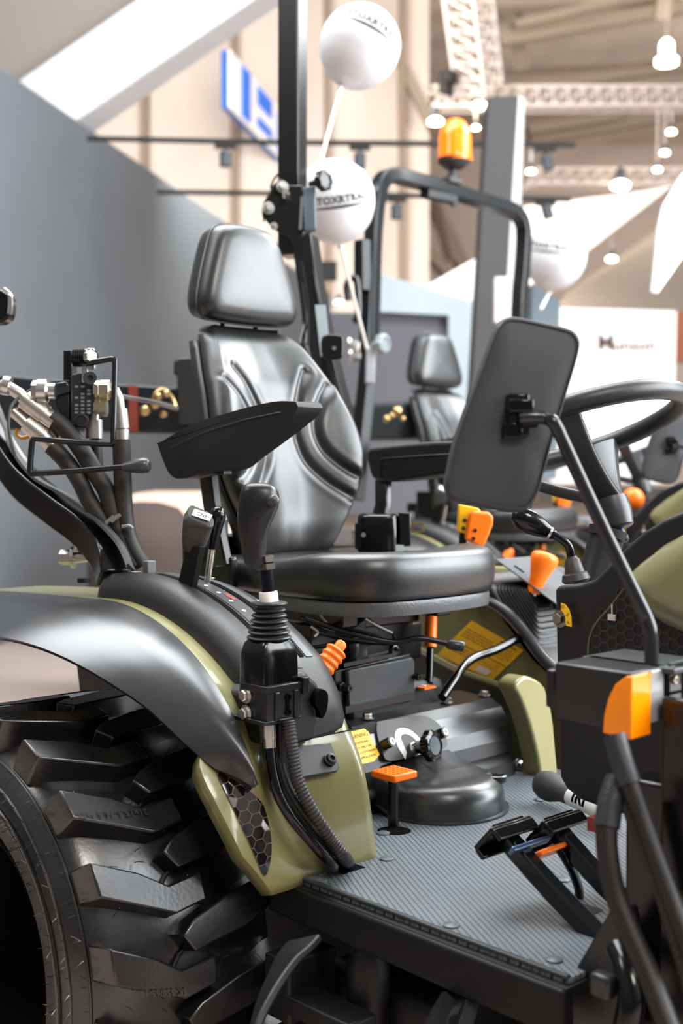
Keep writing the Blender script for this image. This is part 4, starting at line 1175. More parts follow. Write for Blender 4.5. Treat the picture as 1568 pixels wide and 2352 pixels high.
# yellow instruction label
SQ = [PY(x, y, YW-.002) for x, y in [(1082, 1425), (1202, 1494), (1131, 1562), (1003, 1504)]]
m = MB(); m.prism(SQ, (0, .001, 0)); lb = obj('instruction_label', m, yellow, lf)
def sq(u, v): return SQ[0]*(1-u)*(1-v)+SQ[1]*u*(1-v)+SQ[2]*u*v+SQ[3]*(1-u)*v+V((0, -.0008, 0))
m = MB()
def sqr(u0, u1, v0, v1): m.add([sq(u0, v0), sq(u1, v0), sq(u1, v1), sq(u0, v1)], [(0, 1, 2, 3)])
sqr(.02, .98, .535, .555); sqr(.62, .92, .06, .10)
random.seed(5)
for v0, n_ in ((.18, 3), (.24, 4), (.30, 4), (.36, 4), (.62, 3), (.68, 4), (.74, 4)):
    u = .06
    while u < .55:
        w = random.uniform(.04, .10); sqr(u, u+w, v0, v0+.018); u += w+.02
for v0 in (.18, .24, .30, .36, .42, .62, .68, .74):
    u = .60
    while u < .90:
        w = random.uniform(.03, .08); sqr(u, u+w, v0, v0+.014); u += w+.02
obj('label_print', m, M('brown_label_print', (150, 112, 18), .6), lb)
m = MB(); sqr(.66, .88, .80, .95); obj('white_patch', m, M('pale_patch', (226, 214, 196), .5), lb)
# far console with gear lever boot
lc = empty('control_console', parent=TR)
m = MB()
CS = [PY(x, y, .345) for x, y in [(1020, 1400), (1030, 1335), (1082, 1318), (1130, 1350), (1165, 1405), (1228, 1510), (1280, 1556), (1320, 1590), (1325, 1625), (1290, 1575), (1262, 1540), (1240, 1510), (1200, 1455), (1160, 1410), (1120, 1385), (1060, 1385)]]
m.prism(CS, (0, .245, 0)); obj('console_body', m, plastic, lc, bevel=.014, seg=4)
m = MB(); m.tube(crs([PY(x, y, .345) for x, y in [(1085, 1378), (1122, 1382), (1165, 1410), (1205, 1455), (1245, 1510), (1290, 1550)]], 5), .014, 10); obj('console_edge', m, M('grey_black_edge', (44, 44, 46), .3), lc)
m = MB(); TPc = [PZ(x, y, 1.035) for x, y in [(1108, 1300), (1160, 1288), (1290, 1395), (1255, 1440), (1130, 1345)]]
A = PY(1150, 1300, .40); B = PY(1285, 1400, .40)
tt = (B-A).normalized(); tn = V((-tt.z, 0, tt.x)) if tt.x > 0 else V((tt.z, 0, -tt.x))
m.prism([A-tt*.02+tn*.004, B+tn*.004, B+tn*.004+V((0, .16, 0)), A-tt*.02+tn*.004+V((0, .16, 0))], tn*.003); obj('top_plate', m, carton, lc)
m = MB(); c = A+tt*.01+tn*.008+V((0, .03, 0)); m.box(c+tt*.02, (.03, .006, .001), (tt, V((0, 1, 0)), tn)); obj('plate_slot', m, slot_m, lc)
gs = empty('gear_lever', parent=TR)
def gl(x, y, d=2.80): return D(x, y, d)
m = MB(); rings = []
b0 = PY(1131, 1350, .345); b1 = PY(1229, 1511, .345); yv = V((0, 1, 0)); bd = (b1-b0).normalized()
base_q = [b0+yv*.012, b1+yv*.012, b1+yv*.20, b0+yv*.20]
tcn = D(1236, 1370, 2.80)
top_q = [tcn-bd*.022-yv*.026, tcn+bd*.022-yv*.026, tcn+bd*.022+yv*.026, tcn-bd*.022+yv*.026]
def rquad(q, f=.16):
    out = []
    for i in range(4):
        a, b, c_ = q[i-1], q[i], q[(i+1) % 4]
        p0 = b.lerp(a, f); p1 = b.lerp(c_, f)
        for k in range(4):
            t = k/3; out.append(p0*(1-t)**2+b*2*t*(1-t)+p1*t*t)
    return out
for k in range(9):
    for t, sc, dz in ((k/9, 1.0, 0), ((k+.15)/9, 1.10, .002), ((k+.45)/9, 1.10, .000), ((k+.75)/9, .99, .002)):
        q = [b.lerp(a, 1-(t if t < 1 else 1)) for a, b in zip(top_q, base_q)]
        cc = sum(q, V((0, 0, 0)))/4
        rings.append(rquad([cc+(p-cc)*sc+V((0, 0, dz)) for p in q]))
m.loft(rings); obj('rubber_boot', m, M('boot_rubber', (12, 12, 13), .42), gs, angle=30)
ga = gl(1224, 1362); gb = gl(1248, 1290)
m = MB(); gt = (gb-ga).normalized(); m.lathe(ga, gt, [(.0140, 0), (.0160, .012), (.020, .037), (.0275, .062), (.0320, .077), (.0320, .087), (.0275, .094), (.016, .098), (0, .0985)], 24, flat=.85); obj('gear_knob', m, orange, gs, angle=70)
m = MB(); m.lathe(ga-gt*.02, gt, [(.012, 0), (.012, .008), (.008, .012), (.008, .022)], 16); obj('lever_collar', m, steel, gs)
tl = empty('rocker_lever', parent=TR)
def rl(x, y, d=2.68): return D(x, y, d+.16)
m = MB(); m.prism([rl(x, y) for x, y in [(1053, 1158), (1096, 1165), (1105, 1175), (1098, 1238), (1082, 1230), (1050, 1222)]], DP*.025); obj('yellow_grip', m, yellow_p, tl, bevel=.004)
m = MB(); m.prism([rl(x, y, 2.66) for x, y in [(1078, 1182), (1086, 1174), (1122, 1177), (1133, 1186), (1132, 1205), (1114, 1250), (1104, 1257), (1068, 1240)]], DP*.03); obj('orange_grip', m, orange, tl, bevel=.006, seg=3)
m = MB()
for x, y, d in ((1067, 1195, 2.678), (1064, 1213, 2.678), (1091, 1218, 2.658), (1087, 1237, 2.658)): m.lathe(rl(x, y, d), -DP, [(.0045, -.001), (.0045, .0018), (.002, .002), (.002, .001)], 10)
obj('grip_screw', m, iron, tl)
m = MB(); m.prism([rl(x, y, 2.70) for x, y in [(1056, 1220), (1072, 1225), (1068, 1300), (1050, 1300)]], DP*.012); m.prism([rl(x, y, 2.68) for x, y in [(1096, 1250), (1108, 1255), (1100, 1300), (1088, 1300)]], DP*.012); obj('lever_blade', m, dull, tl)
ol = empty('orange_rod_lever', parent=TR)
m = MB(); A = D(990, 1392, 2.70); B = D(988, 1488, 2.68); m.lathe(A, B-A, [(.0155, -.02), (.0145, 0), (.0135, .02), (.0130, .075), (.0135, .0905), (.0115, .092)], 18); obj('lever_sleeve', m, orange, ol)
m = MB(); m.tube([B, D(985, 1570, 2.62)], .0085, 10); obj('lever_rod', m, paint, ol)
m = MB(); c = D(970, 1577, 2.60); m.box(c, (.045, .035, .004)); lbp = obj('orange_tag', m, orange, ol); m = MB(); m.box(c+V((0, 0, .003)), (.018, .006, .001)); obj('tag_print', m, white_ink, lbp)
sl = empty('seat_side_lever', parent=TR)
m = MB(); m.tube(crs([D(700, 1420, 2.38), D(800, 1452, 2.4), D(903, 1475, 2.4), D(960, 1466, 2.4), D(1015, 1475, 2.40), D(1045, 1481, 2.4)], 6), .0058, 10); obj('lever_rod', m, paint, sl)
m = MB(); A = D(1025, 1478, 2.4); B = D(1066, 1486, 2.4); m.lathe(A, B-A, [(.007, 0), (.0105, .006), (.0108, .03), (.009, .035), (0, .0355)], 16); obj('lever_knob', m, M('worn_black_knob', (44, 46, 48), .3), sl)
br = empty('bent_lever', parent=TR)
m = MB(); m.tube(crs([D(1205, 1458, 2.76), D(1140, 1492, 2.68), D(1095, 1508, 2.62), D(1068, 1526, 2.58), D(1045, 1558, 2.53), D(1015, 1602, 2.48)], 6), .0098, 12); obj('lever_rod', m, gloss, br)

# ---- roll bar posts
rb = empty('roll_bar', parent=TR)
m = MB()
up_ = [D(676, 470, 3.54), D(672, 0, 3.54), D(670, -260, 3.54)]
m.bar([D(671, 590, 3.53), D(672, 0, 3.54), D(670, -240, 3.54)], .066, .066, DP+RT*.45); obj('upper_post', m, paint, rb, bevel=.006)
m = MB(); m.bar([D(700, 545, 3.50), D(716, 660, 3.48), D(742, 800, 3.44), D(775, 930, 3.38), D(800, 1100, 3.3)], .062, .062, DP+RT*.45); obj('lower_post', m, paint, rb, bevel=.006)
m = MB(); m.prism([D(x, y, 3.47) for x, y in [(650, 425), (694, 425), (700, 545), (690, 582), (662, 545), (630, 527), (604, 500), (604, 470), (625, 425), (645, 408)]], DP*.012); 
m.prism([D(x, y, 3.56) for x, y in [(650, 425), (694, 425), (700, 545), (690, 582), (662, 545), (630, 527), (604, 500), (604, 470), (625, 425)]], DP*.012); hb_ = obj('hinge_bracket', m, paint, rb, bevel=.004)
m = MB(); m.prism([D(x, y, 3.46) for x, y in [(697, 430), (724, 425), (726, 525), (698, 530)]], DP*.05); obj('hinge_sleeve', m, M('grey_black_sleeve', (82, 94, 102), .25), rb, bevel=.004)
m = MB(); m.prism([D(x, y, 3.45) for x, y in [(690, 452), (697, 450), (693, 527), (686, 527)]], DP*.01); obj('chrome_strip', m, bright, rb)
m = MB(); m.knob(D(736, 416, 3.46), (RT*.75-DP*.65).normalized(), .031, .022, 8); m.tube([D(712, 424, 3.48), D(738, 416, 3.46)], .010, 10); obj('star_knob', m, gloss, rb, angle=50)
for x, y, r in ((648, 430, .012), (615, 478, .012), (628, 520, .007)):
    m = MB(); m.bolt(D(x, y, 3.46), (-DP+RT*.3).normalized(), r, .022); obj('hinge_bolt', m, steel, rb)
m = MB(); m.tube([D(640, 425, 3.44), D(664, 448, 3.44)], .0045, 8); m.tube([D(650, 435, 3.44), D(652, 456, 3.44)], .0045, 8); obj('hitch_pin', m, bright, rb)
m = MB(); m.tube(crs([D(645, 395, 3.46), D(630, 410, 3.46), D(622, 432, 3.46), D(640, 436, 3.46), D(645, 420, 3.46)], 6), .0028, 6); m.tube(crs([D(615, 452, 3.46), D(603, 475, 3.46), D(606, 510, 3.46)], 6), .0022, 6); obj('lanyard', m, gloss, rb)
m = MB(); m.tube(crs([D(690, 650, 3.40), D(700, 740, 3.38), D(692, 790, 3.36), D(712, 830, 3.34)], 6), .008, 8); m.tube(crs([D(690, 600, 3.42), D(705, 700, 3.40), D(705, 790, 3.36)], 6), .006, 8); obj('lamp_cable', m, gloss, rb)
m = MB(); m.prism(crs([D(x, y, 3.32) for x, y in [(740, 772), (780, 770), (788, 780), (787, 815), (780, 824), (742, 822)]], 3, True), DP*.012); flp = obj('mounting_plate', m, paint, rb, bevel=.003)
m = MB(); m.lathe(D(767, 800, 3.315), -DP, [(.006, 0), (.005, .003)], 10); obj('plate_rivet', m, steel, flp)
m = MB(); m.prism([D(x, y, 3.40) for x, y in [(723, 700), (748, 700), (765, 870), (742, 870)]], DP*.004); obj('reflective_strip', m, M('pale_grey_tape', (160, 172, 178), .3), rb)
# right post: curved lower arm
m = MB(); AR = crs([D(-70, 850, 2.86), D(-28, 960, 2.80), D(2, 1030, 2.74), D(55, 1108, 2.65), D(130, 1170, 2.56), D(200, 1222, 2.48), D(245, 1275, 2.41), D(258, 1330, 2.38)], 6)
m.bar(AR, .055, .060, V((0, 0, 1))); ra = obj('rear_arm', m, gloss, rb, bevel=.005)
m = MB(); AR2 = crs([D(-40, 880, 2.78), D(10, 975, 2.72), D(30, 1030, 2.68), D(80, 1096, 2.60), D(155, 1140, 2.52), D(222, 1192, 2.44), D(275, 1250, 2.37), D(300, 1305, 2.33)], 6)
m.bar(AR2, .006, .030, DP); obj('arm_edge_strip', m, M('grey_arm_edge', (72, 76, 78), .35), ra)
m = MB(); m.prism(crs([D(x, y, 2.6) for x, y in [(-20, 668), (8, 668), (22, 680), (23, 715), (12, 736), (-20, 738)]], 3, True), DP*.05); wlp = obj('work_lamp', m, gloss, rb, bevel=.006)
m = MB(); m.tube(crs([D(8, 666, 2.59), D(22, 678, 2.59), D(24, 700, 2.59), D(22, 722, 2.59)], 4), .006, 8); obj('chrome_edge', m, bright, wlp)
m = MB(); m.bolt(D(172, 1280, 2.5), -RT, .016, .03); m.tube([D(160, 1282, 2.5), D(215, 1275, 2.5)], .012, 10); obj('arm_bolt', m, steel, rb)
m = MB(); m.lathe(D(192, 1333, 2.3), (0, 0, 1), [(.012, -.004), (.012, .004)], 12); obj('fender_grommet', m, dull, fender)

# ---- rear hydraulic valve with hoses
hv_ = empty('hydraulic_valve', parent=TR)
dv = 2.45
def h(x, y, d=0): return D(x, y, dv+d)
def hp(pts, th, d=0):
    q = MB(); q.prism([h(x, y, d) for x, y in pts], DP*th); return q
obj('valve_block', hp([(161, 858), (194, 856), (196, 868), (216, 872), (217, 940), (200, 948), (200, 985), (172, 982), (160, 975), (161, 930)], .07), iron, hv_, bevel=.004)
obj('valve_backplate', hp([(145, 804), (165, 803), (165, 860), (160, 860), (160, 945), (140, 940), (137, 875), (145, 872)], .05, .02), paint, hv_, bevel=.003)
m = MB()
A = h(168, 822); B = h(206, 822)
pr = []
for k in range(6): pr += [(.016, .002+k*.0052), (.019, .004+k*.0052)]
m.lathe(A, RT-DP*.25, [(.008, 0)]+pr+[(.014, .036), (.014, .048)], 20); obj('spring_boot', m, gloss, hv_)
m = MB(); m.bolt(h(203, 820, -.02), (RT*.6-DP*.8), .014, .018, False); m.box(h(209, 808), (.016, .016, .012), (RT, DP, V((0, 0, 1)))); m.box(h(210, 842), (.016, .016, .012), (RT, DP, V((0, 0, 1)))); m.box(h(196, 850), (.012, .014, .05), (RT, DP, V((0, 0, 1)))); obj('clevis', m, steel, hv_, bevel=.001)
m = MB(); m.lathe(h(206, 869, -.015), (RT*.3-DP*.95), [(.013, 0), (.013, .010), (.006, .010), (.006, .004), (0, .004)], 18); obj('plug_bolt', m, iron, hv_)
m = MB(); m.lathe(h(189, 965, -.004), -DP, [(.013, 0), (.013, .006), (.010, .007), (.010, .003), (0, .003)], 18); obj('relief_cap', m, iron, hv_)
m = MB()
for i, (x, y, s, L) in enumerate(((180, 890, 'NOVATEC', .012), (190, 905, 'HYDRAULIC', .011), (205, 900, 'P 250', .012), (167, 935, 'T2', .012))):
    text_on(m, '|||||||' if False else s, .0105, h(x-2, y+10, -.0025), V((0, 0, -1)), RT, .0008)
obj('cast_lettering', m, M('silver_cast_lettering', (150, 158, 166), .35, metal=.6), hv_) if False else None
# raised cast lines on the block front
m = MB()
for x in (176, 190, 204):
    for k in range(9):
        if random.random() < .75: m.box(h(x, 888+k*8.5, -.0012), (.007, .003, .0045), (RT, DP, V((0, 0, 1))))
obj('cast_marking', m, M('worn_cast_marking', (150, 156, 162), .35, metal=.6), hv_)
obj('outlet_block', hp([(112, 882), (150, 876), (160, 884), (160, 900), (122, 912), (112, 905)], .05), M('wet_look_iron', (60, 64, 68), .2, metal=.7, bump=.6, scale=90), hv_, bevel=.003)
obj('lower_block', hp([(128, 905), (160, 900), (160, 978), (150, 972), (140, 950), (126, 930)], .05, .01), dull, hv_, bevel=.003)
def fitting(name, pts, rads, mat, par=hv_):
    q = MB(); q.tube([h(*p) for p in pts], rads, 12); return obj(name, q, mat, par)
m = MB()
m.bolt(h(76, 898, -.01), RT, .021, .03, False); m.lathe(h(88, 898, -.01), RT, [(.024, 0), (.024, .018), (.016, .022), (.016, .035)], 16); obj('hex_fitting', m, steel, hv_)
m = MB(); m.bolt(h(217, 895), RT, .018, .012, False); m.lathe(h(226, 896), RT, [(.016, 0), (.020, .004), (.020, .022), (.014, .026)], 6); obj('hex_fitting', m, M('pale_yellow_zinc', (222, 212, 186), .25, metal=1), hv_)
m = MB(); m.bolt(h(217, 935), RT, .015, .012, False); m.lathe(h(228, 937), RT, [(.018, 0), (.018, .016)], 6); obj('hex_fitting', m, MATS['pale_yellow_zinc'], hv_)
# bent control rod with round knob
m = MB(); rod = [h(200, 834, -.03), h(212, 833, -.03), h(235, 828, -.03), h(255, 825, -.03), h(263, 828, -.03), h(264, 840, -.03), h(260, 1005, -.04), h(257, 1017, -.04), h(246, 1020, -.04), h(150, 1014, -.05), h(88, 1008, -.055), h(78, 1009, -.055), h(73, 1020, -.055), h(69, 1075, -.055), h(70, 1086, -.055), h(80, 1088, -.055), h(180, 1081, -.06), h(290, 1072, -.06)]
m.tube(crs(rod, 4), .0060, 12); crod = obj('control_rod', m, M('black_gloss_rod', (24, 24, 25), .2), hv_)
m = MB(); A = h(280, 1073, -.06); B = h(344, 1069, -.06); m.lathe(A, B-A, [(.0065, 0), (.009, .006), (.0155, .034), (.0165, .043), (.0145, .051), (.008, .0565), (0, .057)], 20); obj('rod_knob', m, M('worn_rod_knob', (58, 58, 58), .3), crod)
# hoses
def hose(pts, r, fits=(), n=14):
    hh = empty('hydraulic_hose', parent=TR)
    q = MB(); q.tube(crs([h(*p) for p in pts], 6), r, n); obj('hose', q, hose_m, hh)
    for pp, rr_, mt in fits:
        q = MB(); q.tube([h(*p) for p in pp], rr_, 16); obj('ferrule', q, mt, hh)
    return hh
silver = M('ferrule_steel', (196, 190, 182), .32, metal=.95)
hose([(118, 960), (150, 985), (185, 1030), (215, 1080), (245, 1130), (262, 1190), (285, 1250), (310, 1300)], .0185,
     [([(0, 888), (20, 890), (45, 905), (60, 920)], .0125, silver), ([(57, 918), (103, 953)], .021, silver), ([(98, 950), (126, 970)], .0185, silver)])
hose([(118, 1025), (150, 1058), (180, 1100), (205, 1150), (235, 1195), (262, 1230), (290, 1300)], .0175,
     [([(30, 945), (50, 962), (66, 978)], .0115, silver), ([(62, 972), (104, 1005)], .019, silver), ([(98, 1000), (122, 1025)], .017, silver)])
hose([(278, 1010), (280, 1060), (282, 1110), (284, 1160), (290, 1215), (305, 1260), (330, 1300)], .0180,
     [([(262, 895), (272, 915), (276, 945)], .011, silver), ([(274, 940), (279, 985)], .0165, silver), ([(279, 987), (280, 1012)], .0160, silver)])
hose([(219, 1010, .05), (222, 1060, .05), (228, 1110, .05)], .013, [([(217, 945, .03), (215, 965, .03)], .012, silver), ([(215, 965, .03), (216, 1008, .03)], .0185, silver)])
hose([(110, 985, .04), (124, 1015, .04), (150, 1055, .05), (200, 1130, .06)], .014, [([(92, 915, .02), (104, 955, .03)], .012, silver), ([(100, 955, .03), (125, 1005, .04)], .0175, silver)])
m = MB()
for pts in ([(255, 1198), (264, 1190), (276, 1182)], [(280, 1210), (296, 1208), (305, 1214)], [(242, 1202), (262, 1186)]): m.tube([h(x, y, -.03) for x, y in pts], .004, 6)
obj('cable_tie', m, M('grey_cable_tie', (120, 116, 112), .4), hv_)
m = MB(); m.tube(crs([h(160, 876, .02), h(110, 880, .02), h(60, 902, .0), h(28, 930, -.02), h(20, 970, -.03), h(24, 1010, -.03), h(35, 1048, -.02)], 6), .0032, 8); obj('electric_cable', m, M('grey_cable', (70, 68, 66), .45), hv_)
m = MB(); m.tube(crs([h(262, 905, .01), h(300, 914, .2), h(360, 925, .6), h(405, 938, 1.2)], 6), [.0038+.0002*i for i in range(19)], 8); obj('electric_cable', m, MATS['grey_cable'], hv_)
m = MB(); m.tube(crs([h(40, 985, .03), h(38, 998, .03), h(50, 1006, .03), h(68, 1002, .03)], 5), .004, 8); obj('yellow_wire', m, M('amber_wire', (214, 150, 40), .4), hv_)
m = MB(); m.tube([h(8, 885, .0), h(24, 888, .0)], .020, 12); m.tube([h(0, 878, .0), h(10, 900, 0)], .017, 12); obj('hex_fitting', m, steel, hv_)

# ---- front cowl with honeycomb grille
cw = empty('engine_cowl', parent=TR)
YS = -.27
co_ = [(1272, 1356), (1276, 1347), (1290, 1344), (1330, 1341), (1362, 1332), (1390, 1306), (1430, 1262), (1475, 1222), (1520, 1194), (1575, 1170), (1760, 1110), (1760, 1900), (1420, 1870), (1330, 1838), (1298, 1812), (1284, 1785), (1280, 1700)]
m = MB(); m.prism([PY(x, y, YS) for x, y in co_], (0, .54, 0)); cow = obj('cowl_body', m, M('cowl_black_plastic', (20, 20, 22), .46, bump=.2, scale=900), cw, bevel=.012, seg=4)
# grille
GRo = [(1350, 1512), (1352, 1470), (1368, 1432), (1400, 1395), (1425, 1362), (1440, 1345), (1470, 1380), (1500, 1402), (1540, 1425), (1600, 1450), (1640, 1560), (1350, 1560)]
m = MB(); m.prism([PY(x, y, YS-.0125) for x, y in GRo], (0, .006, 0)); gback = obj('grille_back', m, M('grille_black', (10, 10, 11), .5), cw)
m = MB(); m.tube(crs([PY(x, y, YS-.013) for x, y in GRo[:6]], 4), .0016, 6); obj('grille_edge', m, M('olive_grey_edge', (84, 84, 68), .5), cw)
gp = [(p.x, p.z) for p in (PY(x, y, YS-.0125) for x, y in GRo)]
m = MB(); R_ = .0098; g0x = min(p[0] for p in gp); g0z = min(p[1] for p in gp)
for i in range(50):
    for j in range(40):
        x = g0x+i*R_*1.5; z = g0z+j*R_*math.sqrt(3)+(i % 2)*R_*math.sqrt(3)/2
        if not inpoly((x, z), gp): continue
        o_ = [V((x+R_*1.0*math.cos(q*PI/3), YS-.0135, z+R_*math.sin(q*PI/3))) for q in range(6)]
        i_ = [V((x+R_*.84*math.cos(q*PI/3), YS-.0135, z+R_*.84*math.sin(q*PI/3))) for q in range(6)]
        b_ = [p+V((0, .004, 0)) for p in i_]
        for q in range(6):
            k = (q+1) % 6; m.add([o_[q], o_[k], i_[k], i_[q], b_[k], b_[q]], [(0, 1, 2, 3), (3, 2, 4, 5)])
obj('honeycomb_grille', m, M('grille_rib', (44, 42, 41), .5), gback)
# key switch with yellow arc sticker
m = MB(); m.bolt(PY(1287, 1421, YS-.002), (0, -1, 0), .0095, .010); obj('fuse_nut', m, M('dull_nickel', (158, 150, 138), .3, metal=1), cw)
ya = [(1288, 1385), (1297, 1388), (1306, 1400), (1311, 1418), (1312, 1440), (1299, 1437), (1298, 1420), (1294, 1408), (1288, 1402)]
m = MB(); m.prism([PY(x, y, YS-.0135) for x, y in ya], (0, .001, 0)); ysk = obj('arc_sticker', m, yellow, cw)
m = MB()
for (x, y), s in (((1292, 1394), 'O'), ((1303, 1412), 'N'), ((1305, 1430), 'P')): text_on(m, s, .007, PY(x, y, YS-.0145), V((.3, 0, 1)), V((-1, 0, .3)), .0001)
obj('sticker_mark', m, ink, ysk)
m = MB(); m.box(PY(1405, 1418, YS-.016), (.013, .003, .009)); obj('wire_connector', m, M('off_white_connector', (204, 198, 188), .5), cw)
m = MB(); m.tube([PY(1405, 1388, YS-.016), PY(1405, 1416, YS-.016)], .001, 6); obj('connector_wire', m, white_p, cw)
# hood
hd_ = [(1452, 1335), (1478, 1302), (1520, 1268), (1575, 1232), (1760, 1160), (1760, 1500), (1580, 1446), (1530, 1420), (1495, 1396), (1466, 1362)]
m = MB()
rings = []
hcs = crs([PY(x, y, YS-.0) for x, y in hd_], 3, True); cen = sum(hcs, V((0, 0, 0)))/len(hcs)
for sc, dy in ((1.0, .02), (1.0, -.012), (.985, -.020), (.95, -.027), (.85, -.038), (.65, -.050), (.3, -.058), (.02, -.060)):
    rings.append([V((cen.x+(p.x-cen.x)*sc, YS+dy, cen.z+(p.z-cen.z)*sc)) for p in hcs])
m.loft(rings); obj('hood_panel', m, M('hood_olive_paint', (128, 126, 88), .30, coat=.6), cw, angle=70)
m = MB(); m.tube(crs([PY(x, y, YS-.016) for x, y in [(1488, 1390), (1530, 1416), (1590, 1446)]], 4), .003, 8); obj('hood_edge', m, olive, cw)
# turn-signal stalk
stk = empty('column_stalk', parent=TR)
ds = 2.0
m = MB(); A = D(1325, 1345, ds); B = D(1312, 1278, ds); t = (B-A).normalized()
m.lathe(A, t, [(.006, -.01), (.006, .008), (.020, .006), (.0235, .010), (.0205, .020), (.0165, .022), (.0125, .043), (.009, .046), (.0085, .049)], 24); obj('rubber_boot', m, M('stalk_boot_rubber', (58, 54, 52), .45), stk)
m = MB(); m.tube(crs([D(1312, 1285, ds), D(1308, 1262, ds), D(1302, 1250, ds), D(1290, 1240, ds), D(1268, 1226, ds)], 5), .0072, 12); obj('stalk_rod', m, gloss, stk)
m = MB(); A = D(1272, 1229, ds); B = D(1176, 1178, ds); t = (B-A).normalized(); L = (B-A).length
m.lathe(A, t, [(.0085, 0), (.0095, .004), (.0095, .008), (.012, .010), (.0165, L*.35), (.0195, L*.55), (.0190, L*.72), (.0150, L*.88), (.009, L*.97), (0, L)], 28, flat=.8); obj('stalk_head', m, gloss, stk)
m = MB(); m.lathe(A+t*.006, t, [(.0105, 0), (.0105, .004)], 20); obj('stalk_ring', m, steel, stk)

# ---- steering wheel and column
sw = empty('steering_wheel', parent=TR)
ti = math.radians(20); wc = V((.875, 0, 1.382)); wu = V((math.cos(ti), 0, math.sin(ti))); wnn = V((-math.sin(ti), 0, math.cos(ti))); RW = .192
m = MB(); m.tube([wc+wu*RW*math.cos(2*PI*k/96)+V((0, 1, 0))*RW*math.sin(2*PI*k/96) for k in range(96)], .0175, 20, closed=True); obj('wheel_rim', m, M('black_rim_foam', (40, 41, 43), .40, bump=.12, scale=700), sw, angle=180)
hubp = D(1408, 1178, 2.13); hub0 = hubp
spm = M('spoke_black_plastic', (50, 51, 53), .34, bump=.1, scale=800)
for ang in (110, 205, 300):
    a = math.radians(ang); p = wc+wu*(RW-.006)*math.cos(a)+V((0, 1, 0))*(RW-.006)*math.sin(a)
    m = MB(); tan = (-wu*math.sin(a)+V((0, 1, 0))*math.cos(a)); rings = []
    e0 = hub0+wnn*.02; 
    for s in range(9):
        q = s/8; c = e0.lerp(p, q)-wnn*.012*math.sin(PI*q); w = .024+.008*(q*2-1)**2; th = .010
        dr = (p-e0).normalized(); nr = dr.cross(tan).normalized()
        rings.append([c+tan*x+nr*y for x, y in rrect(w*2 if False else w*1.6, th*2, .006, 3)])
    m.loft(rings); obj('spoke', m, spm, sw, angle=60)
m = MB(); m.lathe(hub0-wnn*.03, wnn, [(.024, 0), (.029, .004), (.033, .03), (.031, .055), (.02, .062), (0, .063)], 28); obj('hub', m, spm, sw)
scol = empty('steering_column', parent=TR)
m = MB(); cb0 = D(1362, 1345, 2.12); m.lathe(cb0, (hub0-cb0), [(.034, -.06), (.034, .0), (.031, .02), (.030, .085), (.0345, .087), (.0345, .102), (.026, .104)], 28); obj('column_cover', m, M('column_black', (30, 30, 31), .42, bump=.1, scale=800), scol)
m = MB(); m.lathe(hub0-wnn*.055, wnn, [(.011, 0), (.014, .004), (.014, .012), (.011, .014), (.011, .03)], 16); obj('steering_shaft', m, iron, scol)

# ---- rear-view mirror on its arm
rv = empty('side_mirror', parent=TR)
mc = D(1182, 948, 1.56); mn_ = (RT*.10-DP*.93+V((0, 0, .08))).normalized()
MO = [(1150, 742), (1166, 729), (1200, 730), (1290, 750), (1318, 760), (1331, 778), (1331, 800), (1318, 850), (1270, 1010), (1240, 1120), (1228, 1148), (1212, 1168), (1190, 1174), (1150, 1170), (1060, 1150), (1036, 1140), (1028, 1120), (1030, 1090), (1050, 1000), (1105, 850), (1136, 765)]
def mp_(x, y, o=0): return PP(x, y, mc+mn_*o, mn_)
oc = crs([mp_(x, y) for x, y in MO], 4, True); cc = sum(oc, V((0, 0, 0)))/len(oc)
m = MB(); rings = []
for sc, o_ in ((1.0, -.026), (1.01, -.022), (1.012, -.008), (1.0, -.002), (.985, .001), (.965, .0015), (.955, -.0010), (.94, -.0005), (.5, .002), (.02, .003)):
    rings.append([cc+(p-cc)*sc+mn_*o_ for p in oc])
m.loft(rings); msh = obj('mirror_shell', m, mirror_m, rv, angle=50)
m = MB(); m.loft([[cc+(p-cc)*sc+mn_*-.0265 for p in oc] for sc in (.96, .02)]); obj('mirror_glass', m, M('mirror_silver', (230, 232, 235), .03, metal=1), rv)
m = MB(); c = mp_(1188, 955, .006); m.box(c, (.028, .055, .014), (RT, (UP-mn_*UP.dot(mn_)).normalized(), mn_)); m.box(mp_(1192, 935, .014), (.03, .016, .03), (RT, V((0, 0, 1)), mn_)); m.box(mp_(1175, 990, .006), (.024, .02, .016), (RT, V((0, 0, 1)), mn_)); m.lathe(mp_(1196, 962, .012), RT, [(.012, 0), (.012, .02), (.009, .022)], 16); obj('mirror_clamp', m, gloss, rv, bevel=.002)
m = MB()
arm = [mp_(1192, 960, .020), mp_(1225, 958, .022), mp_(1252, 960, .022), D(1268, 968, 1.535), D(1281, 988, 1.535), D(1300, 1030, 1.535), D(1390, 1225, 1.525), D(1470, 1390, 1.515), D(1484, 1420, 1.515), D(1492, 1445, 1.512), D(1495, 1475, 1.512), D(1496, 1525, 1.512)]
m.tube(crs(arm, 4), .0088, 18); obj('mirror_arm', m, M('black_arm_paint', (30, 31, 34), .2), rv)

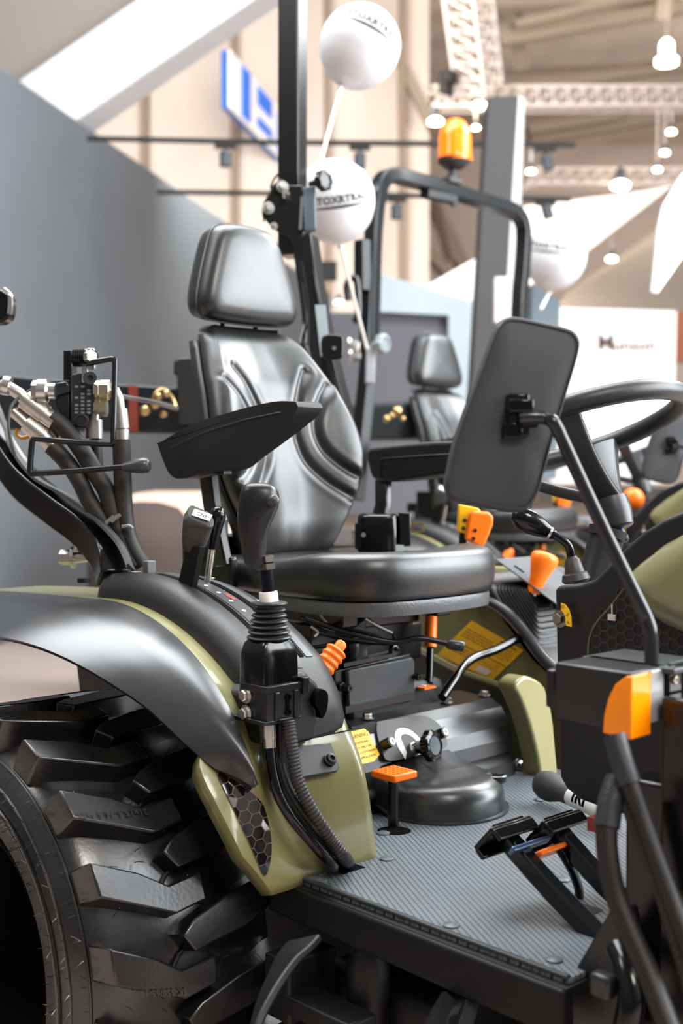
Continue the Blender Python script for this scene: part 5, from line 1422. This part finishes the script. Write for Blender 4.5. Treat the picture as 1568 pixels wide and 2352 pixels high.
# ---- indicator lamp box on its bracket
il = empty('indicator_lamp', parent=TR)
lx, ly = D(1448, 1545, 1.5).x, D(1448, 1545, 1.5).y
zt = D(1448, 1546, 1.5).z; zb = zt-.078
x0 = PY(1272, 1535, ly).x; y1 = PX(1535, 1525, lx).y
m = MB()
m.hexa([V((x0, ly, zb+.006)), V((lx, ly, zb)), V((lx, y1, zb+.02)), V((x0, y1, zb+.02)), V((x0, ly, zt)), V((lx, ly, zt)), V((lx, y1, zt)), V((x0, y1, zt))])
obj('lamp_case', m, M('lamp_case_black', (26, 26, 27), .3, bump=.15, scale=800), il, bevel=.004, seg=3)
m = MB(); m.box((x0-.006, ly+.015, zt-.036), (.016, .03, .05)); obj('case_lug', m, paint, il, bevel=.003)
# amber lens wrapping the corner: curved edge on the side face, straight on the front face
ym = PX(1490, 1500, lx).y; yc = PX(1522, 1500, lx).y
m = MB(); e = .004
side = [(lx-.004, zt-.004), (lx-.020, zt-.016), (lx-.030, zt-.034), (lx-.036, zt-.056), (lx-.038, zb-.002), (lx+e, zb-.004), (lx+e, zt-.003)]
m.prism([V((x, ly-e, z)) for x, z in side], (0, ym-ly+e, 0)); obj('amber_lens', m, amber, il, bevel=.002)
m = MB(); m.box((lx-.004, (ym+yc)/2, (zt+zb)/2+.004), (.014, yc-ym, .066)); obj('clear_lens', m, clear_l, il, bevel=.002)
m = MB(); m.box((lx+.004, yc+.016, (zt+zb)/2-.01), (.010, .030, .10)); brp = obj('lamp_plate', m, gloss, il, bevel=.002)
for dz in (.0215, -.020):
    m = MB(); m.lathe((lx+.009, yc+.013, (zt+zb)/2+dz), (1, 0, 0), [(.0062, 0), (.0055, .003), (.002, .0035), (.002, .002)], 14); obj('screw', m, MATS['dull_nickel'], brp)
m = MB(); m.box((lx-.05, y1+.03, zt-.004), (.14, .10, .008)); m.bar([V((lx, y1, zt)), V((lx+.10, y1+.14, zt+.035))], .012, .006, (0, 0, 1)); obj('lamp_bracket', m, M('grey_lit_bracket', (60, 62, 64), .35), il, bevel=.002)
# loader upright, cables and hoses at the right edge
lu = empty('loader_upright', parent=TR)
m = MB(); m.box((lx+.12, -.44, .58), (.22, .10, .90)); m.box((lx-.03, -.40, .70), (.10, .06, .40)); obj('upright_plate', m, paint, lu, bevel=.006)
m = MB(); m.prism([PY(x, y, -.50) for x, y in [(1408, 2075), (1436, 2090), (1460, 2200), (1440, 2420), (1240, 2420), (1290, 2275)]], (0, .03, 0)); obj('gusset_plate', m, plastic, lu, bevel=.004)
m = MB(); c = D(1385, 2262, 1.52); m.box(c, (.030, .022, .030)); obj('square_tube_end', m, M('grey_steel_end', (32, 34, 33), .35), lu, bevel=.005)
m = MB(); c = D(1425, 2230, 1.5); m.tube(crs([D(1420, 2180, 1.55), D(1440, 2230, 1.52), D(1450, 2300, 1.5), D(1430, 2400, 1.5)], 5), .018, 12); obj('tube_end', m, gloss, lu)
lhm = M('loader_hose_rubber', (24, 21, 19), .5, bump=.2, scale=400)
for pts, r in (([(1412, 1690, 1.46), (1425, 1740, 1.45), (1445, 1800, 1.44), (1470, 1870, 1.43), (1505, 1970, 1.41), (1545, 2080, 1.39), (1600, 2220, 1.36)], .0115),
               ([(1420, 1790, 1.46), (1403, 1840, 1.45), (1393, 1900, 1.44), (1396, 1970, 1.43), (1412, 2050, 1.42), (1450, 2150, 1.40), (1490, 2240, 1.38), (1550, 2400, 1.34)], .0130),
               ([(1440, 1830, 1.50), (1462, 1900, 1.49), (1490, 1970, 1.48), (1540, 2050, 1.46), (1610, 2140, 1.44)], .0105),
               ([(1470, 1860, 1.52), (1500, 1960, 1.51), (1530, 2080, 1.5), (1580, 2250, 1.48), (1610, 2400, 1.46)], .0110)):
    lh = empty('loader_hose', parent=TR); m = MB(); m.tube(crs([D(*p) for p in pts], 6), r, 14); obj('hose', m, lhm, lh)
    if r > .0112:
        m = MB(); m.tube([D(*p) for p in crs(pts[:3], 3)], r+.0025, 14); obj('textile_sleeve', m, M('grey_textile_sleeve', (40, 41, 46), .45, bump=.3, scale=300) if 'grey_textile_sleeve' not in MATS else MATS['grey_textile_sleeve'], lh)
for k, (x, y) in enumerate(((1370, 1892),)):
    m = MB(); m.box(D(x, y, 1.8), (.02, .02, .02)); obj('red_cap', m, M('dull_red', (130, 50, 40), .5), lu)

# ---- brake pedals
for nm, (px_, py_), yy, (bx0, by0), Lp in (('brake_pedal', (1166, 1928), -.385, (1400, 2178), 0), ('brake_pedal', (1282, 1912), -.30, (1470, 2110), 1)):
    bp = empty(nm, parent=TR)
    p0 = PY(px_, py_, yy); p1 = PY(bx0, by0, yy)
    m = MB(); q = p0.lerp(p1, .45)-V((0, 0, .004)); m.bar(crs([p0, q, p1], 4), .028, .026, (0, 1, 0)); obj('pedal_arm', m, M('pedal_arm_paint', (20, 21, 23), .2) if 'pedal_arm_paint' not in MATS else MATS['pedal_arm_paint'], bp, bevel=.004)
    dr = (p1-p0).normalized(); nx = V((dr.z, 0, -dr.x)); nx = nx if nx.z > 0 else -nx
    pt = V((-.74, 0, .67)); pv = pt.cross(V((0, 1, 0))).normalized()
    m = MB(); c = p0+pt*.012; m.box(c, (.052, .094, .009), (pv, V((0, 1, 0)), pt)); m.box(c-pt*.010+pv*.024, (.008, .094, .020), (pv, V((0, 1, 0)), pt)); m.box(c-pt*.010-pv*.024, (.008, .094, .020), (pv, V((0, 1, 0)), pt)); obj('pedal_pad', m, M('pedal_black', (13, 14, 16), .22) if 'pedal_black' not in MATS else MATS['pedal_black'], bp, bevel=.003)
    m = MB()
    for k in range(-2, 3): m.box(c+pt*.006+pv*.010*k, (.004, .07, .004), (pv, V((0, 1, 0)), pt))
    obj('pad_rib', m, MATS['pedal_black'], bp)
    if Lp:
        m = MB(); m.box(c-pt*.016-V((0, .075, 0)), (.014, .09, .008), (pv, V((0, 1, 0)), pt)); obj('lock_bar', m, M('blue_grey_steel', (90, 108, 140), .25, metal=.6), bp, bevel=.002)
ac = empty('throttle_pedal', parent=TR)
m = MB(); m.tube(crs([D(1285, 1952, 1.86), D(1300, 1975, 1.86), D(1318, 2010, 1.87), D(1330, 2050, 1.88), D(1326, 2085, 1.89)], 6), .0072, 10); obj('pedal_rod', m, gloss, ac)
m = MB(); c = D(1262, 1955, 1.85); m.box(c, (.03, .075, .008), (V((.8, 0, .6)), V((0, 1, 0)), V((-.6, 0, .8)))); obj('pedal_pad', m, orange, ac, bevel=.002)
m = MB(); m.box(PZ(1335, 2090, Z0+.006), (.05, .04, .004)); obj('pedal_foot', m, dull, ac)

# ---- padded sleeve with white lettering lying on the mat
sp_ = empty('padded_sleeve', PZ(1300, 1850, Z0+.006))
m = MB(); zc = Z0+.042
A = PZ(1247, 1800, zc); B = PZ(1400, 1868, zc); t = (B-A).normalized(); L = (B-A).length
m.lathe(A, t, [(.010, -.004), (.026, .0), (.0295, .015), (.029, .03), (.022, .055), (.0185, .07), (.0185, L*1.03)], 24); slv = obj('sleeve_body', m, M('black_grained_sleeve', (58, 54, 54), .62, bump=.5, scale=500), sp_, angle=60)
u_ = V((0, 0, 1)); w_ = t.cross(u_); a0 = math.atan2((CAM-A).dot(w_), (CAM-A).dot(u_)+.35)
m = MB(); m.lathe(A, t, [(.0186, L*.46), (.0190, L*.462), (.0190, L*1.02), (.0186, L*1.022)], 32); band = obj('white_band', m, M('chalk_white_band', (214, 212, 208), .6), slv)
rd = .0194; sg = 1 if t.cross(u_).dot(V((0, 0, 0))) >= 0 else -1
m = MB(); vs, fs = text_geo('IRI', .040, 0, 4, .045)
up_dir = 1 if (u_*math.cos(a0+.1)+w_*math.sin(a0+.1)).z > (u_*math.cos(a0)+w_*math.sin(a0)).z else -1
m.add([A+t*(L*.66+p.x*.92)+(u_*math.cos(a0+up_dir*p.y/rd)+w_*math.sin(a0+up_dir*p.y/rd))*rd for p in vs], fs); obj('black_lettering', m, slot_m, band)
tag(sp_, 'black padded sleeve with white letters lying on the mat by the cowl', 'sleeve')

# ================================================================== SECOND TRACTOR (same model, parked beyond)
T2 = copy_tree(TR, None, skip=('roll_bar', 'hydraulic_valve', 'hydraulic_hose', 'loader_joystick', 'loader_hose', 'loader_upright', 'rear_wheel', 'wiring_harness', 'size_lettering'))
T2.location = TR.location+V((-1.285, 2.08, 0))
T2['label'] = 'second olive green tractor parked behind, with a roll bar carrying an orange beacon'
for c_ in kids(T2):
    if c_.name.startswith('side_mirror'): c_.location = RT*.20
bpy.context.view_layer.update()
frame = empty('roll_bar', parent=T2)
dR, dL = 4.87, 5.56
m = MB()
def fr(x, y):
    s = (x-850)/(1200-850); d = 1/((1-s)/dR+s/dL); return D(x, y, d)
path = [fr(849, 800), fr(852, 700), fr(856, 560), fr(862, 480), fr(868, 440), fr(880, 412), fr(902, 402), fr(935, 410), fr(1000, 428), fr(1090, 456), fr(1150, 474), fr(1180, 486), fr(1198, 508), fr(1203, 545), fr(1199, 620), fr(1192, 700), fr(1186, 900)]
m.bar(crs(path, 4), .058, .058, V((.95, 0.2, .1))); obj('hoop', m, M('grey_black_hoop', (26, 29, 31), .16), frame, bevel=.006)
m = MB(); m.bar([fr(838, 800), fr(846, 640), fr(852, 560)], .03, .05, V((1, 0, 0))); m.bar([fr(852, 770), fr(842, 880), fr(826, 1030), fr(815, 1150)], .055, .055, V((1, 0, 0))); m.box(fr(832, 610), (.05, .05, .20)); obj('lower_leg', m, paint, frame, bevel=.004)
m = MB(); m.prism([D(x, y, 4.8) for x, y in [(842, 795), (862, 795), (860, 880), (838, 880)]], DP*.06); obj('hinge_sleeve', m, M('pale_grey_sleeve', (150, 152, 156), .3), frame, bevel=.004)
m = MB(); m.knob(D(872, 790, 4.78), (RT*.75-DP*.65).normalized(), .040, .03, 8); m.tube([D(855, 792, 4.8), D(872, 790, 4.78)], .012, 10); obj('star_knob', m, M('grey_knob', (120, 128, 132), .25), frame, angle=50)
m = MB(); m.bolt(D(800, 793, 4.75), RT, .022, .04); m.bolt(D(802, 818, 4.75), RT, .020, .04); obj('hinge_bolt', m, steel, frame)
m = MB(); m.tube(crs([D(800, 690, 4.8), D(796, 660, 4.8), D(804, 640, 4.8), D(818, 645, 4.8), D(822, 720, 4.8), D(812, 740, 4.8)], 5), .014, 8); obj('grab_handle', m, gloss, frame)
bc = empty('warning_beacon', D(1046, 355, 5.2)); db = 5.2
m = MB(); rr_ = .072
m.lathe(D(1044, 365, db), (0, 0, 1), [(rr_*1.02, -.012), (rr_*1.05, 0), (rr_*.98, .02), (rr_*.98, .085), (rr_*.86, .125), (rr_*.60, .155), (rr_*.3, .168), (0, .170)], 32); obj('beacon_dome', m, M('orange_beacon_lens', (255, 118, 4), .15, bump=.5, scale=60, emit=.06), bc)
m = MB(); m.lathe(D(1043, 390, db), (0, 0, 1), [(.03, 0), (.05, .012), (.070, .03), (.074, .045), (.070, .048)], 28); m.tube([D(1041, 388, db), D(1036, 418, db)], .020, 12); m.box(D(1036, 416, db), (.06, .08, .02)); obj('beacon_base', m, M('beacon_black', (46, 46, 48), .5), bc)
tag(bc, 'orange warning beacon on top of the bent roll bar', 'beacon')
m = MB(); m.box(D(1008, 452, 5.15), (.05, .18, .03)); m.lathe(D(1040, 463, 5.15), (0, 0, -1), [(.012, 0), (.012, .02)], 10); obj('bracket', m, dull, frame)
# brass couplers and frame behind the second tractor's seat
m = MB(); m.box(D(900, 970, 5.4), (.4, .3, .16)); obj('rear_valve', m, M('dark_valve_grey', (44, 50, 52), .5), T2, bevel=.02)
m = MB()
for x, y, r in ((912, 945, .022), (888, 962, .016), (925, 962, .012), (900, 955, .014)): m.ball(D(x, y, 5.1), r, 8)
obj('brass_coupler', m, brass, T2)
m = MB(); m.ball(D(1453, 1147, 4.3), .040, 12); ob = obj('orange_knob', m, orange, T2)
m = MB(); m.tube([D(1450, 1155, 4.3), D(1430, 1178, 4.3)], .02, 8); obj('knob_stem', m, orange, ob)

# ================================================================== implement frame behind the near tractor (left)
lf2 = empty('implement_frame', D(200, 950, 3.9))
m = MB(); m.prism([D(x, y, 3.9) for x, y in [(-60, 858), (20, 862), (60, 866), (250, 880), (470, 894), (470, 998), (120, 990), (-60, 985)]], DP*.10); obj('frame_beam', m, M('blue_black_beam', (26, 30, 33), .35), lf2, bevel=.006)
m = MB(); m.prism([D(x, y, 3.88) for x, y in [(295, 884), (315, 886), (316, 992), (296, 990)]], DP*.02); obj('red_stripe', m, M('brick_red_stripe', (128, 52, 38), .5), lf2)
m = MB(); m.prism([D(x, y, 3.8) for x, y in [(398, 830), (410, 822), (470, 818), (470, 975), (408, 972), (406, 862), (398, 860)]], DP*.15); obj('control_box', m, M('black_control_box', (24, 24, 25), .5), lf2, bevel=.008)
m = MB()
for x, y, r in ((378, 905, .012), (352, 930, .014), (328, 944, .016), (372, 952, .010), (360, 912, .012)): m.lathe(D(x, y, 3.8), (RT*.4-DP*.9), [(r, 0), (r, .03), (r*.6, .035)], 8)
obj('brass_fitting', m, brass, lf2)
m = MB(); m.tube(crs([D(350, 930, 3.78), D(358, 905, 3.78), D(376, 895, 3.78), D(395, 915, 3.78), D(402, 935, 3.78)], 5), .008, 8); obj('pipe_loop', m, brass, lf2)
tag(lf2, 'blurred black implement beam with a red stripe and brass fittings behind the valve', 'implement')

# ================================================================== BALLOONS
def balloon(x, y, r_px, d, axis, tpos, tsize, string, label, spanx=1.0):
    c = D(x, y, d); R = r_px/FPX*d
    vd = (c-CAM).normalized(); vr = (RT-vd*RT.dot(vd)).normalized(); vu = vr.cross(vd)
    ax = (vr*axis[0]+vu*axis[1]-vd*axis[2]).normalized()
    o = empty('balloon', c)
    m = MB(); prof = []
    for i in range(25):
        a = PI*i/24; st = 1+.06*max(0, -math.cos(a))**2
        prof.append((R*math.sin(a), -R*math.cos(PI-a)*-1*st))
    m.lathe(c, ax, [(R*math.sin(PI*i/32), -R*math.cos(PI*i/32)*(1.07 if i < 12 else 1)) for i in range(33)], 48); obj('balloon_skin', m, balloon_m, o, angle=80)
    m = MB(); kb = c-ax*R*1.06; m.lathe(kb, -ax, [(.012, -.006), (.006, .004), (.011, .014), (.009, .016)], 14); obj('balloon_knot', m, balloon_m, o)
    tx = (tpos[0]-x)/r_px; ty = (y-tpos[1])/r_px; tz = math.sqrt(max(.05, 1-tx*tx-ty*ty))
    tdir = (vr*tx+vu*ty-vd*tz).normalized(); th0 = math.acos(max(-1, min(1, tdir.dot(ax)))); e1 = (tdir-ax*tdir.dot(ax)).normalized(); e2 = ax.cross(e1)
    def sp(px, py):
        a = px/(R*math.sin(th0)); th = th0-py/R
        return c+(ax*math.cos(th)+(e1*math.cos(a)+e2*math.sin(a))*math.sin(th))*(R*1.006)
    m = MB(); vs, fs = text_geo('STOXRTRAC', tsize*R, 0, 2, .055); m.add([sp(p.x*spanx, p.y) for p in vs], fs); obj('balloon_lettering', m, M('grey_balloon_ink', (62, 62, 62), .6) if 'grey_balloon_ink' not in MATS else MATS['grey_balloon_ink'], o)
    m = MB(); w = tsize*R*3.2*spanx; yo = -tsize*R*.75
    m.grid([[sp(-w+2*w*k/20, yo-.004*math.sin(PI*k/20)), sp(-w+2*w*k/20, yo+.006*math.sin(PI*k/20)+.001)] for k in range(21)]); obj('lettering_underline', m, MATS['grey_balloon_ink'], o)
    m = MB(); m.tube([kb, D(*string)], .006, 8); obj('balloon_string', m, string_m, o)
    tag(o, label, 'balloon', 'white printed balloons')
balloon(827, 105, 93, 4.0, (.43, .85, -.30), (861, 56), .24, (728, 400, 3.55), 'topmost large white balloon tied to the upright post')
balloon(768, 460, 93, 4.15, (-.12, .97, .10), (784, 458), .235, (842, 800, 4.7), 'middle white balloon half hidden behind the upright post')
balloon(1275, 590, 71, 5.9, (.10, .97, .05), (1256, 566), .25, (1242, 710, 5.75), 'right hand white balloon beyond the bent roll bar')

# labels for parts that look unlike the rest of their thing
PL = {'gear_knob': 'bulbous orange gear knob', 'orange_grip': 'orange plastic lever grip', 'yellow_grip': 'yellow plastic lever grip', 'brake_grip': 'ribbed orange hand grip',
      'pedal_pad': None, 'warning_sticker': 'yellow warning sticker', 'instruction_label': 'yellow instruction label', 'white_collar': 'white plastic collar', 'amber_lens': 'amber turn signal lens',
      'clear_lens': 'clear lamp lens', 'honeycomb_decal': 'dark honeycomb decal', 'lever_sleeve': 'orange tubular sleeve', 'arc_sticker': 'yellow arc sticker', 'star_knob': 'black star shaped knob'}
for o_ in bpy.data.objects:
    l_ = PL.get(o_.name.split('.')[0])
    if l_ and o_.parent is not None: o_['label'] = l_
